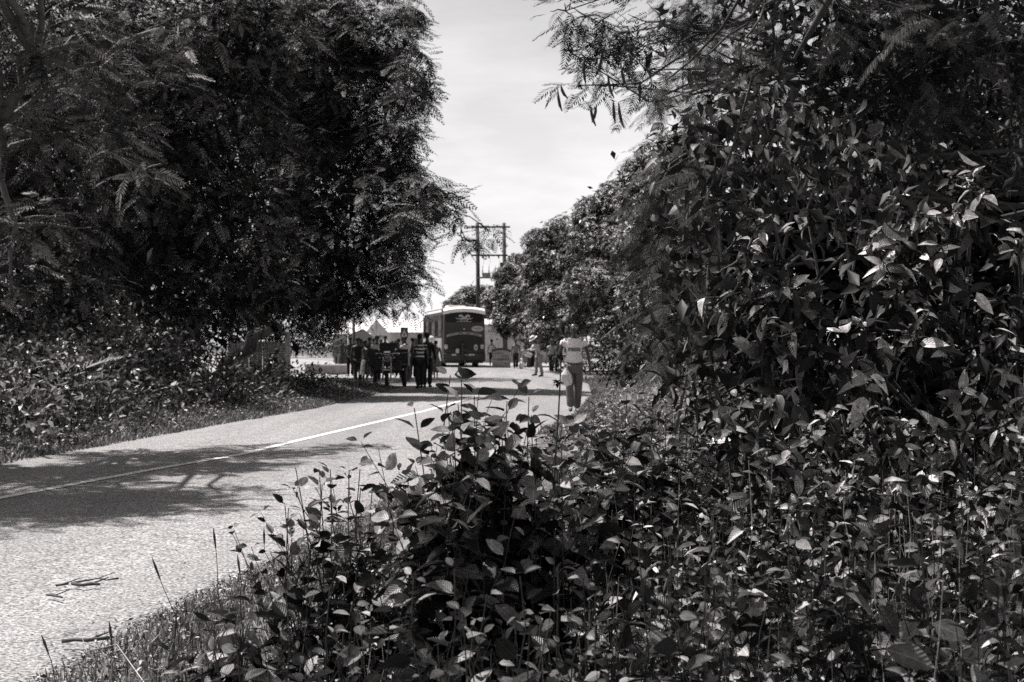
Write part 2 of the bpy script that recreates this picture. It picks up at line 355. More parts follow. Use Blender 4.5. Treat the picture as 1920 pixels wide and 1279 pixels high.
gx = np.concatenate([[-900, -300, -100], np.linspace(-40, 40, 41), [100, 300, 900]]); gy = np.concatenate([[-200, -50], np.linspace(-8, 150, 80), [300, 600, 1500]])
for j, y in enumerate(gy):
    for i, x in enumerate(gx): gv.append((x, y, 0.0))
for j in range(len(gy) - 1):
    for i in range(len(gx) - 1):
        a_ = j * len(gx) + i; gf.append((a_, a_ + 1, a_ + 1 + len(gx), a_ + len(gx)))
gm.v = gv; gm.f = gf
tag(gm.build('ground', mat_ground()), kind='structure')
rm = MB(); zs = np.concatenate([np.arange(-10, 60, 0.4), np.arange(60, 170, 2.0)])
for z in zs:
    l = interp(z, RL) + 0.10 * sin(z * 1.7) + 0.07 * sin(z * 4.3) + rg.uniform(-.04, .04); r = interp(z, RR) + 0.10 * sin(z * 1.3 + 1) + .08 * sin(z * 5.1) + rg.uniform(-.04, .04)
    for t in (0, .25, .5, .75, 1): rm.v.append((l + (r - l) * t, z, 0.012 + (0.03 * sin(pi * t))))
for i in range(len(zs) - 1):
    for k in range(4): b_ = i * 5 + k; rm.f.append((b_, b_ + 1, b_ + 6, b_ + 5))
tag(rm.build('road', mat_asphalt(), smooth=True), kind='structure')
lm = MB(); zs = np.arange(-5, 38, 0.5)
for z in zs:
    c = interp(z, RC); l = interp(z, RL); r = interp(z, RR); t = (c - l) / (r - l); zz = 0.012 + 0.03 * sin(pi * t) + 0.005
    lm.v += [(c - .06, z, zz), (c + .06, z, zz)]
for i in range(len(zs) - 1): lm.f.append((2 * i, 2 * i + 1, 2 * i + 3, 2 * i + 2))
tag(lm.build('road_centre_line', mat_paint_line()), kind='structure')

ym = MB(); yp = [(-60, 52), (-8.2, 50.5), (-4.6, 51), (-4.3, 60), (-6.2, 80), (-9.5, 100), (-17, 130), (-30, 170), (-120, 170), (-120, 60)]
ym.poly([(x, y, .006) for x, y in yp]); ym.poly([(x, y, .006) for x, y in [(1.6, 71), (4.5, 74), (10, 95), (14, 140), (-6, 140), (-9.5, 130), (-2.4, 100), (1.1, 80)]])
tag(ym.build('dirt_yard', mat_ground(.24, .38)), kind='structure')

# ------------------------------------------------------------------ foliage builders
LEAF5 = leaf_tmpl(5, .58, .14, .2, .05)
LEAF5B = leaf_tmpl(5, .42, .18, .35, .08)
LEAF_LONG = leaf_tmpl(5, .3, .15, .35)
LEAF5C = leaf_tmpl(5, .46, .38, .6, .15)
HEART = leaf_tmpl(5, .85, .10, .25, shape='heart')
LEAF2 = leaf_tmpl(2, .45, .15, .2)
QLEAF = quad_leaf(.42)
ROS = [rosette(7, .3, s) for s in range(4)]
FR_FAR = [frond(7, .3, .075, .25, 0, s) for s in range(3)]
FR_MID = [frond(11, .28, .05, .28, 0, s) for s in range(3)]
FR_NEAR = [frond(11, .26, .034, .25, 11, s) for s in range(3)]

def shell(c, r, n, rg, inner=.5, squash=(1, 1, .85)):
    d = unit(rg.normal(size=(n, 3))); rad = r * (inner + (1 - inner) * rg.random(n) ** .6)
    return np.asarray(c) + d * rad[:, None] * np.array(squash), d
def limbs(acc, base, blobs, rg, r0, twigs=6, tw=0.02, fork=0.35, up=1.0):
    """tapered trunk to a fork, a limb to every blob, twigs out to its surface"""
    base = np.asarray(base, float); cs = np.array([b[0] for b in blobs]); mean = cs.mean(0)
    top = np.array([base[0] * .55 + mean[0] * .45, base[1] * .55 + mean[1] * .45, base[2] + (mean[2] - base[2]) * fork * up])
    tr = curve_pts(base, top, rg, 6, .03); tube(acc, tr, np.linspace(r0 * 1.25, r0 * .8, 6), 10)
    for c, r in blobs:
        s = tr[rg.integers(3, 6)]; big = [q for q, qr in blobs if qr > r * 1.25 and np.linalg.norm(q - c) < np.linalg.norm(s - c) * .9]; ra = r0 * .5
        if big: s = big[int(np.argmin([np.linalg.norm(q - c) for q in big]))]; ra = min(r0 * .16, .008 + r * .03)
        p = curve_pts(s, c, rg, 6, .06, .08); tube(acc, p, np.linspace(ra, max(tw * 1.2, ra * .3) if ra > tw else tw, 6), 7)
        for k in range(twigs):
            d = unit(rg.normal(size=3)); d[2] = abs(d[2]) * .6 - .1; e = c + d * r * rg.uniform(.75, 1.02)
            q = curve_pts(p[rg.integers(3, 6)], e, rg, 4, .08, .05); tube(acc, q, np.linspace(tw, tw * .3, 4), 4)
def crown_fronds(acc, blobs, rg, tmpls, L, dens, spread=.45, flat=.35, per=6, droop=.2, inner=.5):
    for c, r in blobs:
        K = max(3, int(dens * 4 * pi * r * r / per)); cc, dd = shell(c, r * .95, K, rg, inner)
        for ti, t in enumerate(tmpls):
            sel = np.arange(K) % len(tmpls) == ti; p = np.repeat(cc[sel], per, 0); o = np.repeat(dd[sel], per, 0); n = len(p)
            d = o * .8 + rg.normal(size=(n, 3)) * .75; d[:, 2] = d[:, 2] * flat - droop; d = unit(d)
            p = p + rg.normal(size=(n, 3)) * spread * L * .5
            up = np.array([0, 0, 1.0]) + rg.normal(size=(n, 3)) * .28
            inst(acc, t, p, frames(d, up), L * rg.uniform(.65, 1.15, n), rg.random(n))
def crown_leaves(acc, blobs, rg, tmpl, L, dens, inner=.5, per=5, droop=.25, upn=.6, spread=1.0, squash=(1, 1, .85)):
    for c, r in blobs:
        K = max(3, int(dens * 4 * pi * r * r / per)); cc, dd = shell(c, r, K, rg, inner, squash); p = np.repeat(cc, per, 0); o = np.repeat(dd, per, 0); n = len(p)
        d = o * .6 + rg.normal(size=(n, 3)) * .7; d[:, 2] -= droop; up = np.array([0, 0, upn]) + o * .4 + rg.normal(size=(n, 3)) * .35
        p = p + rg.normal(size=(n, 3)) * spread * L
        inst(acc, tmpl, p, frames(unit(d), up), L * rg.uniform(.6, 1.15, n), np.repeat(rg.random(K), per) * .6 + rg.random(n) * .4)
def crown_rosettes(acc, blobs, rg, L, dens, inner=.6, squash=(1, 1, .85)):
    for c, r in blobs:
        K = max(3, int(dens * 4 * pi * r * r)); cc, dd = shell(c, r, K, rg, inner, squash)
        for ti, t in enumerate(ROS):
            s = np.arange(K) % 4 == ti; n = int(s.sum()); z = unit(dd[s] * .7 + np.array([0, 0, .6]) + rg.normal(size=(n, 3)) * .25)
            x = unit(np.cross(z, rg.normal(size=(n, 3)))); M = np.stack([x, np.cross(z, x), z], -1)
            inst(acc, t, cc[s], M, L * rg.uniform(.7, 1.2, n), rg.random(n))
def B(lst, jit=0.0, rg=None):                 # blobs from photo coordinates: (px, py, Z, radius in px)
    out = []
    for px, py, Z, r in lst:
        out.append((P(px, py, Z), r * Z / F))
    return out
def tree(name, label, base, blobs, seed, kind, r0=.2, group=None, cat='tree', bark=None, twigs=6, leafmat=None, inner_fill=True, **k):
    rg = np.random.default_rng(seed); root = empty(name, (base[0], base[1], 0), label=label, cat=cat, group=group); o = (base[0], base[1], 0)
    t = Acc(); limbs(t, (base[0], base[1], -.1), blobs, rg, r0, twigs, k.get('tw', .02)); t.build('trunk', bark or M_BARK, root, origin=o)
    a = Acc()
    if kind == 'frond': crown_fronds(a, blobs, rg, k.get('tm', FR_FAR), k.get('L', .5), k.get('dens', 14), per=k.get('per', 6), inner=k.get('inner', .45), droop=k.get('droop', .2), flat=k.get('flat', .35))
    elif kind == 'rosette': crown_rosettes(a, blobs, rg, k.get('L', .2), k.get('dens', 14))
    else: crown_leaves(a, blobs, rg, k.get('tm', LEAF2), k.get('L', .14), k.get('dens', 50), inner=k.get('inner', .5), droop=k.get('droop', .25), squash=k.get('squash', (1, 1, .85)))
    if inner_fill:
        fl = [(c, r * .8) for c, r in blobs if r > .75 or r * 2.2 > max(q for _, q in blobs)]
        crown_leaves(a, fl, rg, QLEAF, k.get('fillL', .35), k.get('fill', 6), inner=.1, per=3)
    a.build('crown', leafmat or M_FROND_FAR, root, origin=o)
    return root
# ------------------------------------------------------------------ trees: avenue on the right side of the road, far to near
def rnd_blobs(px, py, Z, rpx, n, rg, sx=1.0, sy=1.0, rr=(.4, .6)):
    """a lumpy crown: a core and lobes round it"""
    out = [(px, py, Z, rpx * .8)]
    for i in range(n):
        an = rg.uniform(0, 2 * pi); q = rg.uniform(.45, .8)
        out.append((px + cos(an) * rpx * sx * q, py + sin(an) * rpx * sy * q, Z + rg.uniform(-.7, .7) * rpx * Z / F, rpx * rg.uniform(*rr)))
    return out
AV = 'broad leaved trees lining the far side of the road'
rt = np.random.default_rng(3)
def avenue(label, base, lst, seed, L=.22, dens=26, **k):
    k.pop('x', 0)
    return tree('mango_tree', label, base, B(lst), seed, 'rosette', r0=.28, group=AV, leafmat=M_LEAF_MID, L=L * .95, dens=dens, fill=9, fillL=.28, twigs=3, **k)
avenue('low rounded tree behind the bus roof, farthest of the roadside row', (-3.2, 118), [(880, 565, 118, 36), (850, 575, 116, 22), (905, 560, 118, 34), (925, 590, 116, 34), (862, 590, 115, 24), (890, 600, 114, 36)], 11, L=.3)
avenue('dense tree with a forked shoot standing beyond the triangular warning sign', (1.5, 92), [(965, 560, 92, 48), (945, 520, 92, 26), (975, 500, 92, 30), (1000, 560, 90, 50), (955, 600, 91, 40), (1010, 500, 92, 40), (963, 482, 92, 10), (930, 560, 93, 30), (990, 610, 88, 38)], 12, L=.27)
avenue('dense tree whose crown rises in steps behind the man in the white hat', (3.4, 76), [(1030, 500, 76, 60), (1010, 455, 76, 34), (1060, 440, 76, 46), (1085, 500, 75, 60), (1040, 570, 74, 55), (1000, 545, 76, 44), (1095, 580, 74, 55), (1020, 625, 73, 40), (1045, 430, 77, 20)], 13, L=.25)
avenue('tall dense tree directly behind the walking man in a white shirt', (5.0, 58), [(1130, 450, 58, 78), (1110, 400, 58, 42), (1165, 385, 58, 60), (1190, 460, 57, 80), (1120, 540, 56, 70), (1190, 560, 56, 80), (1150, 610, 55, 50), (1080, 600, 57, 40), (1145, 360, 58, 26)], 14, L=.2, dens=34)
avenue('tallest dense tree, half hidden behind hanging feathery branches', (7.2, 46), [(1240, 380, 46, 90), (1200, 330, 46, 42), (1270, 300, 46, 80), (1220, 460, 45, 80), (1290, 480, 45, 90), (1230, 560, 44, 80), (1300, 600, 43, 80), (1210, 640, 43, 40), (1190, 310, 46, 22)], 15, L=.19, dens=36)
# deep shade under the avenue: hedge of low growth along the right verge
def hedge(name, label, pts, seed, mat, L=.16, dens=55, cat='shrub', group=None, tm=LEAF2, fill=6, inner=.35, droop=.15, fillL=.2):
    rg = np.random.default_rng(seed); bl = [(np.array([x, y, z]), r) for x, y, z, r in pts]; bx, by = np.mean([p[0] for p in pts]), np.mean([p[1] for p in pts])
    root = empty(name, (bx, by, 0), label=label, cat=cat, group=group); o = (bx, by, 0); s = Acc()
    for c, r in bl:
        for i in range(5):
            e = c + unit(rg.normal(size=3)) * r * .8; b0 = (c[0] + rg.uniform(-.3, .3) * r, c[1] + rg.uniform(-.3, .3) * r, -.02); tube(s, curve_pts(b0, e, rg, 5, .06), np.linspace(.02, .006, 5), 4)
    if len(bl) > 1: tube(s, [(c[0], c[1], .01) for c, r in bl], .03, 5)     # tube added along the ground to join the separate stem groups
    s.build('stem', M_BARK, root, origin=o); a = Acc()
    crown_leaves(a, bl, rg, tm, L, dens, inner=inner, droop=droop)
    if fill: crown_leaves(a, [(c, r * .8) for c, r in bl], rg, QLEAF, fillL, fill, inner=.1, per=3)
    a.build('foliage', mat, root, origin=o); return root
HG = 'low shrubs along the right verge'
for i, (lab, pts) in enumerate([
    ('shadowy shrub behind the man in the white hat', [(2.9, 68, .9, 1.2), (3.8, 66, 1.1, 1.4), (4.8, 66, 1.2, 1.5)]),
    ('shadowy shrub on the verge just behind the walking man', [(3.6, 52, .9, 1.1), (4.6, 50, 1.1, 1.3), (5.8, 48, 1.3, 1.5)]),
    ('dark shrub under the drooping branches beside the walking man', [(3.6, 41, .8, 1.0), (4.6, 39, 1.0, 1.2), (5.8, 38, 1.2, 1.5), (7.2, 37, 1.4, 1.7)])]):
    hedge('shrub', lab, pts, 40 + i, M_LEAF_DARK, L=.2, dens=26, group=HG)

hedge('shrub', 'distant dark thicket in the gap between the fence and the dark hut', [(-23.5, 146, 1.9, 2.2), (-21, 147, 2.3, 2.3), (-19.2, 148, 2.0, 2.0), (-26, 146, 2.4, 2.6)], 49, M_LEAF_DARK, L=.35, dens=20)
# ------------------------------------------------------------------ trees on the left
LT = 'feathery leaved trees massed along the left side of the road'
def left(label, base, lst, seed, **k):
    return tree('feathery_tree', label, base, B(lst), seed, 'frond', group=LT, **k)
left('big feathery tree overhanging the road, with a sparse branch reaching towards the power poles', (-11.5, 53),
     [(700, 60, 44, 95), (640, 170, 44, 110), (735, 150, 43, 60), (600, 300, 44, 130), (715, 260, 43, 70), (730, 360, 42, 70), (640, 430, 43, 100), (720, 470, 42, 62),
      (560, 90, 45, 130), (560, 480, 44, 110), (660, 545, 43, 60), (735, 545, 42, 36), (600, 570, 44, 56), (695, 560, 43, 26), (760, 30, 43, 24), (745, 300, 42, 30), (540, 200, 46, 120), (450, 540, 45, 55), (520, 555, 45, 40), (570, 590, 45, 24), (610, 590, 44, 34), (655, 578, 43, 22), (480, 572, 45, 30),
      (800, 345, 40, 28), (845, 372, 40, 20), (860, 400, 40, 12), (800, 400, 40, 18), (868, 452, 40, 7), (850, 440, 40, 7), (770, 400, 40, 30), (915, 432, 40, 6), (893, 452, 40, 5), (780, 500, 40, 22), (800, 525, 40, 12), (775, 560, 40, 18), (760, 430, 40, 22),
      (770, 60, 41, 24), (790, 105, 41, 20), (770, 20, 41, 20), (775, 130, 41, 24), (800, 165, 41, 16), (792, 200, 41, 14), (770, 225, 41, 22), (785, 250, 41, 9), (760, 190, 41, 34), (740, 570, 42, 14), (735, 320, 42.5, 40), (765, 450, 41, 32), (745, 500, 42, 40), (745, 250, 42.5, 34), (800, 375, 41, 30), (835, 395, 40, 20), (745, 420, 42, 50), (780, 170, 42, 30), (820, 360, 40.5, 22), (770, 545, 41, 24)], 21, r0=.24, dens=30, L=.58, fill=6, fillL=.4, twigs=5, tw=.02, bark=M_BARK_PALE)
left('dark spreading feathery tree above the bamboo fence', (-13.5, 42),
     [(350, 60, 38, 170), (240, 210, 38, 160), (420, 220, 38, 150), (300, 360, 38, 160), (450, 400, 39, 130), (180, 440, 38, 150), (380, 520, 39, 110), (480, 540, 40, 80), (250, 560, 39, 80), (470, 60, 38, 140), (330, 600, 39, 60), (420, 575, 40, 42), (180, 610, 38, 60)], 24, r0=.4, dens=14, L=.6, fill=9, fillL=.4)
left('dark feathery tree at the far left behind the undergrowth', (-16, 34),
     [(60, 90, 31, 190), (-40, 300, 31, 180), (130, 300, 31, 150), (60, 480, 31, 140), (-60, 560, 31, 120), (160, 560, 32, 80), (20, 620, 32, 80), (110, 640, 32, 60)], 25, r0=.36, dens=14, L=.55, fill=9, fillL=.35)
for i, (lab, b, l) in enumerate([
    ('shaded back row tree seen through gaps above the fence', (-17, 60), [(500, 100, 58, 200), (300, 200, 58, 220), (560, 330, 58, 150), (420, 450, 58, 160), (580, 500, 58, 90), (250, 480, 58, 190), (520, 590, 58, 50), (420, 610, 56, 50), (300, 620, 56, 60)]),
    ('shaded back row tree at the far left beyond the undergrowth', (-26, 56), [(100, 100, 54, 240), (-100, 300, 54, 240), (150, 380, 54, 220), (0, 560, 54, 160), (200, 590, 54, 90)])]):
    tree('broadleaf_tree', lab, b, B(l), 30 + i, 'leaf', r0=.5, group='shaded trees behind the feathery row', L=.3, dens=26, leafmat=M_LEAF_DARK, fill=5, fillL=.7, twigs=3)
# near tree just outside the frame at the left; its branches enter the picture and its shade lies on the road
rg = np.random.default_rng(51)
root = empty('feathery_tree', (-9.6, 19.5, 0), label='nearest feathery tree at the far left, its pale leaning bough crossing the picture edge', cat='tree', group=LT)
o = (-9.6, 19.5, 0)
nb = B([(60, 40, 18, 110), (190, 60, 18.5, 80), (40, 230, 18, 110), (190, 250, 19, 80), (290, 160, 19.5, 50), (90, 420, 18.5, 80), (20, 540, 18, 50), (330, 60, 20, 60), (150, 150, 18.5, 80), (270, 320, 20, 50)])
nb += [(np.array(p), r) for p, r in [((-6.4, 13.5, 6), .75), ((-7.4, 13.1, 6.2), .95), ((-5.7, 13.7, 6), .4), ((-6.6, 14.3, 6.4), .6), ((-8.2, 14.0, 6.4), 1.1), ((-6.3, 17.0, 6.4), .6), ((-7.3, 16.8, 6.4), .9), ((-8.4, 16.6, 6.6), 1.0), ((-5.7, 17.4, 6.2), .3), ((-5.4, 14.4, 6.2), .3), ((-9.2, 15, 6), 1.3), ((-6.9, 12.3, 6.1), .6), ((-6.0, 12.7, 6.1), .4), ((-7.8, 12.2, 6.2), .8), ((-5.6, 13.3, 6), .4), ((-6.9, 15.4, 6.3), .5)]]
t = Acc(); tube(t, [(-9.6, 19.5, -.1), (-9.3, 19.2, 1.6), (-8.7, 18.8, 3.0)], [.3, .26, .22], 12)
pb = [P(-40, 300, 18.6), P(0, 235, 18.4), P(38, 165, 18.2), P(66, 110, 18.1), P(90, 40, 18.4)]
tube(t, [(-8.7, 18.8, 3.0)] + [tuple(q) for q in pb], [.12, .075, .07, .065, .055, .04], 10)
for c, r in nb:
    s = np.array([(-8.7, 18.8, 3.0), pb[1], pb[3]][rg.integers(0, 3)]); tube(t, curve_pts(s, c, rg, 6, .05, .05), np.linspace(.06, .02, 6), 6)
    for k in range(4):
        d = unit(rg.normal(size=3)); d[2] *= .4; tube(t, curve_pts(c, c + d * r, rg, 4, .08), np.linspace(.018, .005, 4), 4)
t.build('trunk', M_BARK_PALE, root, origin=o)
a = Acc(); crown_fronds(a, nb[:10], rg, FR_MID, .45, 20, per=5, inner=.2, droop=.08, flat=.22); crown_fronds(a, nb[10:], rg, FR_MID, .5, 42, per=5, inner=.1, droop=.05, flat=.2)
a.build('crown', mat_leaf('frond_left', .02, .32, .6, .12), root, origin=o)

# ------------------------------------------------------------------ undergrowth on the left verge
UG = 'shrubs of the left roadside undergrowth'
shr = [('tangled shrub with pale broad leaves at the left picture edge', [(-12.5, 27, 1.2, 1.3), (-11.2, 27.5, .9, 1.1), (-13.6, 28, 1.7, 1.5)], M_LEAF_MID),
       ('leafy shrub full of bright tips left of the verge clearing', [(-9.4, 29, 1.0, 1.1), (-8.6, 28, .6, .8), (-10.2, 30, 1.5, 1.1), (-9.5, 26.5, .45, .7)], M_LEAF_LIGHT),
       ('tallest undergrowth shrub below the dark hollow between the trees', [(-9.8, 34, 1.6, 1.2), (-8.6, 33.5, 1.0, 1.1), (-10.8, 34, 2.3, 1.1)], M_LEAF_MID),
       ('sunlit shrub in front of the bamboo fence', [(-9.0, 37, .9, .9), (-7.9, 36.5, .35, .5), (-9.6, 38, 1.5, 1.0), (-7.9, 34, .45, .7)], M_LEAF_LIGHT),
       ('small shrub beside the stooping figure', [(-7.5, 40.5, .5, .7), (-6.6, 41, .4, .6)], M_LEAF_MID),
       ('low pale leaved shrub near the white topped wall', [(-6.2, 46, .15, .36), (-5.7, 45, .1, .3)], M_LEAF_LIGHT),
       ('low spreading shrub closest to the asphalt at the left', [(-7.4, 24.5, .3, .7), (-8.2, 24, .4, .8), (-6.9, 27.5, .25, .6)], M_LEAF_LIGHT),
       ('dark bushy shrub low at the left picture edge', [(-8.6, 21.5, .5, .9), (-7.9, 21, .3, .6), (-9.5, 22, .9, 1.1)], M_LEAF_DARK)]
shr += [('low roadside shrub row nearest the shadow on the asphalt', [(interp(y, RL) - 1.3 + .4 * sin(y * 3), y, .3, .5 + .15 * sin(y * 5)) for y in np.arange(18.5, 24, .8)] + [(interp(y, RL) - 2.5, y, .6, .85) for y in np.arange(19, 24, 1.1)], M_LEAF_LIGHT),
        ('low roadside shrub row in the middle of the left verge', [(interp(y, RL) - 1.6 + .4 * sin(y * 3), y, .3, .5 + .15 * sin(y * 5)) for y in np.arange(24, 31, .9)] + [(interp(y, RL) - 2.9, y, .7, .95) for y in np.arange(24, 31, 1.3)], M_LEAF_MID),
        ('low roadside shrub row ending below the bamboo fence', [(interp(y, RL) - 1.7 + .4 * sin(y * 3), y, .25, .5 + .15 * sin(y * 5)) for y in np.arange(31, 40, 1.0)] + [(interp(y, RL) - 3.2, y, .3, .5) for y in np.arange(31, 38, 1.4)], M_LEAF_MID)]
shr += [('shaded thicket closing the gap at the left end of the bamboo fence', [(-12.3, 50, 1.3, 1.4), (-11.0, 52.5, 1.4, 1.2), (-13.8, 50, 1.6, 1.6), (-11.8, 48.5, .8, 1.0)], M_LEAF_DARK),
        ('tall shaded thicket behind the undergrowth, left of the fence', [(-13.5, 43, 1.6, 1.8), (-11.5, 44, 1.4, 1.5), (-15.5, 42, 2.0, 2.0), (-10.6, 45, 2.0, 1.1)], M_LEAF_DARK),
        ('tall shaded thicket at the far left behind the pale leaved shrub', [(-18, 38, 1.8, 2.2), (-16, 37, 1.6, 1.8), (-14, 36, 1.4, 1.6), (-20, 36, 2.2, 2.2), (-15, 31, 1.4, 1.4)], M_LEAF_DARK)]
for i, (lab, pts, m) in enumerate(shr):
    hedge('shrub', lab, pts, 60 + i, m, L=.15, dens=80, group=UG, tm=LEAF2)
def palm(label, x, y, n, L, seed, h=.5):
    rg = np.random.default_rng(seed); root = empty('young_palm', (x, y, 0), label=label, cat='palm'); s = Acc(); tube(s, [(0, 0, -.05), (0, 0, h)], [.07, .05], 8); s.build('stem', M_BARK, root)
    fr = frond(22, .22, .03, .55, 0, 5)
    for i in range(n):
        an = 2 * pi * i / n + rg.uniform(-.3, .3); d = np.array([[cos(an), sin(an), rg.uniform(.5, 1.6)]]); a = Acc()
        inst(a, fr, np.array([[0, 0, h]]), frames(d, np.array([[0, 0, 1.]])), [L * rg.uniform(.8, 1.1)], [rg.random()]); a.build('frond', M_FROND_FAR, root)
palm('young palm with feather shaped arching fronds in the left undergrowth', -7.6, 23.2, 11, 1.15, 9)
palm('smaller young palm with a long drooping frond by the left picture edge', -7.5, 20.6, 9, .8, 10, .25)

def grass(name, label, pts_fn, n, hmin, hmax, seed, mat, w=.009, lean=.35, cat='grass'):
    rg = np.random.default_rng(seed); x, y, hs = pts_fn(rg, n); h = hs * rg.uniform(hmin, hmax, n)
    an = rg.uniform(0, 2 * pi, n); ln = np.abs(rg.normal(0, lean, n)); d = np.stack([np.cos(an) * ln, np.sin(an) * ln, np.ones(n)], -1)
    tv = np.array([(-.5, 0, 0), (.5, 0, 0), (.42, .5, 0), (-.42, .5, 0), (.05, 1, .22), (-.05, 1, .22)]); tf = np.array([(0, 1, 2, 3), (3, 2, 4, 5)]); ta = np.zeros((6, 3)); ta[:, 1] = tv[:, 1]
    acc = Acc(); M = frames(d, np.stack([np.cos(an + 1), np.sin(an + 1), np.zeros(n)], -1)); inst(acc, (tv, tf, ta), np.stack([x, y, np.zeros(n)], -1), M, np.stack([np.full(n, w), h, h], -1), rg.random(n))
    o = acc.build(name, mat); return tag(o, label, cat, kind='stuff')
def left_verge(rg, n):
    y = 15 + 31 * rg.random(n) ** .9; l = interp(y, RL); off = np.abs(rg.normal(0, 1.1, n)) - .12; x = l - off; return x, y, np.clip(.35 + off * .6, .3, 1.5)
grass('verge_grass', 'short dry grass along the left edge of the asphalt', left_verge, 30000, .08, .30, 71, M_GRASS, w=.02)
def right_verge(rg, n):
    y = 22 + 34 * rg.random(n); l = interp(y, RR); off = rg.random(n) ** 1.3 * 4.5 - .1; x = l + off; return x, y, np.clip(.4 + off * .4, .3, 1.6)
grass('verge_grass', 'sunlit grass on the right verge behind the walking man', right_verge, 40000, .10, .32, 72, M_GRASS, w=.016)
def low_weeds(name, label, fn, n, seed, mat, L=.06):
    rg = np.random.default_rng(seed); x, y, h = fn(rg, n); z = h * rg.random(n); d = rg.normal(size=(n, 3)); d[:, 2] *= .3; a = Acc()
    inst(a, LEAF2, np.stack([x, y, z], -1), frames(unit(d), np.array([0, 0, 1]) + rg.normal(size=(n, 3)) * .4), L * rg.uniform(.6, 1.3, n), rg.random(n)); return tag(a.build(name, mat), label, 'weeds', kind='stuff')
def lw_l(rg, n):
    y = 16 + 30 * rg.random(n); l = interp(y, RL); off = np.abs(rg.normal(0, 1.6, n)) + .15; return l - off, y, np.clip(.05 + off * .22, 0, .7)
low_weeds('verge_weeds', 'small leafy weeds covering the left verge', lw_l, 20000, 73, M_LEAF_MID, .085)
def lw_r(rg, n):
    y = 20 + 26 * rg.random(n); l = interp(y, RR); off = np.abs(rg.normal(0, 1.4, n)) + .2; return l + off, y, np.clip(.05 + off * .25, 0, .8)
low_weeds('verge_weeds', 'small leafy weeds covering the right verge beyond the bushes', lw_r, 22000, 74, M_LEAF_LIGHT, .07)

# ------------------------------------------------------------------ right foreground: big tree with feathery leaves and pods
rg = np.random.default_rng(81)
bx = (6.0, 14.0); root = empty('flame_tree', (bx[0], bx[1], 0), label='large spreading feathery tree with hanging pods filling the upper right', cat='tree'); o = (bx[0], bx[1], 0)
far_b = B([(1100, 30, 15, 56), (1065, 95, 15, 34), (1120, 110, 15, 46), (1180, 60, 15, 60), (1150, 160, 15, 36), (1085, 160, 15, 24), (1210, 130, 14, 50), (1240, 40, 14, 70), (1060, 20, 15, 30)])
mid_b = B([(1330, 60, 11, 110), (1300, 150, 11, 80), (1240, 190, 12, 50), (1450, 40, 10.5, 130), (1420, 180, 11.5, 110), (1600, 70, 10.5, 150), (1600, 220, 12, 130), (1780, 80, 10.5, 150), (1780, 230, 12, 150), (1900, 160, 11, 120), (1250, 270, 12.5, 50), (1320, 250, 12, 80), (1880, 330, 12, 110), (1700, 330, 13, 120), (1300, -40, 11, 90), (1420, -30, 11, 120), (1560, -40, 10.6, 130), (1700, -20, 10.6, 140), (1840, -20, 10.6, 140), (1940, 40, 11, 130), (1690, 150, 11, 130), (1520, 140, 11, 110), (1370, 120, 11.4, 90)])
low_b = B([(1260, 360, 10, 46), (1300, 400, 10, 50), (1245, 430, 10, 40), (1230, 520, 10, 36), (1270, 480, 10, 46), (1250, 575, 9.6, 24), (1270, 600, 9.6, 36), (1290, 560, 9.8, 44), (1265, 640, 9.4, 28), (1240, 610, 9.6, 14), (1215, 470, 10, 26), (1205, 410, 10.4, 24), (1230, 370, 10.4, 30), (1225, 520, 10, 20), (1250, 320, 10.6, 34)])
t = Acc(); tr = [(bx[0], bx[1], -.1), (5.9, 13.9, 1.4), (5.5, 13.5, 2.8), (4.8, 13, 4.0)]; tube(t, tr, [.42, .36, .32, .26], 14)
for c, r in far_b + mid_b + low_b:
    s = np.array(tr[rg.integers(2, 4)]); tube(t, curve_pts(s, c, rg, 7, .09, .06), np.linspace(.03, .006, 7), 7)
    for k in range(5):
        d = unit(rg.normal(size=3)); d[2] *= .5; tube(t, curve_pts(c, c + d * r, rg, 4, .08), np.linspace(.010, .003, 4), 4)
for q in ([(1560, -10), (1520, 60), (1490, 110)],):
    tube(t, [P(x, y, 9.6 + i * .1) for i, (x, y) in enumerate(q)], np.linspace(.03, .012, len(q)), 7)
t.build('trunk', M_BARK, root, origin=o)
a = Acc(); crown_fronds(a, far_b, rg, FR_MID, .34, 38, per=5, inner=.1, droop=.2, flat=.35)
crown_fronds(a, mid_b, rg, FR_NEAR, .36, 18, per=5, inner=.3, droop=.25, flat=.4)
crown_fronds(a, low_b, rg, FR_NEAR, .34, 22, per=5, inner=.1, droop=.45, flat=.4)
crown_leaves(a, [(c + np.array([0, .5, 0]), r * .85) for c, r in mid_b[3:]], rg, QLEAF, .15, 60, inner=.1, per=3)
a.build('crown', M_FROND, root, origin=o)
for i, (px, py, L) in enumerate([(1046, 170, .16), (1108, 200, .15), (1118, 198, .13), (1150, 190, .17), (1160, 192, .2), (1052, 160, .1), (1094, 110, .2), (1130, 90, .22), (1165, 120, .2), (1200, 150, .18), (1175, 60, .2), (1140, 140, .18), (1215, 100, .22)]):
    p = P(px, py, 14.8); m = MB(); k = rg.uniform(-.04, .04); L *= 1.35
    m.tube([(0, 0, 0), (k * .3, 0, -L * .35), (k, 0, -L * .7), (k * 2.2, 0, -L)], [.006, .017, .017, .005], 6); q = m.build('seed_pod', M_TWIG, root, smooth=True); q.location = Vector(p) - Vector(o)

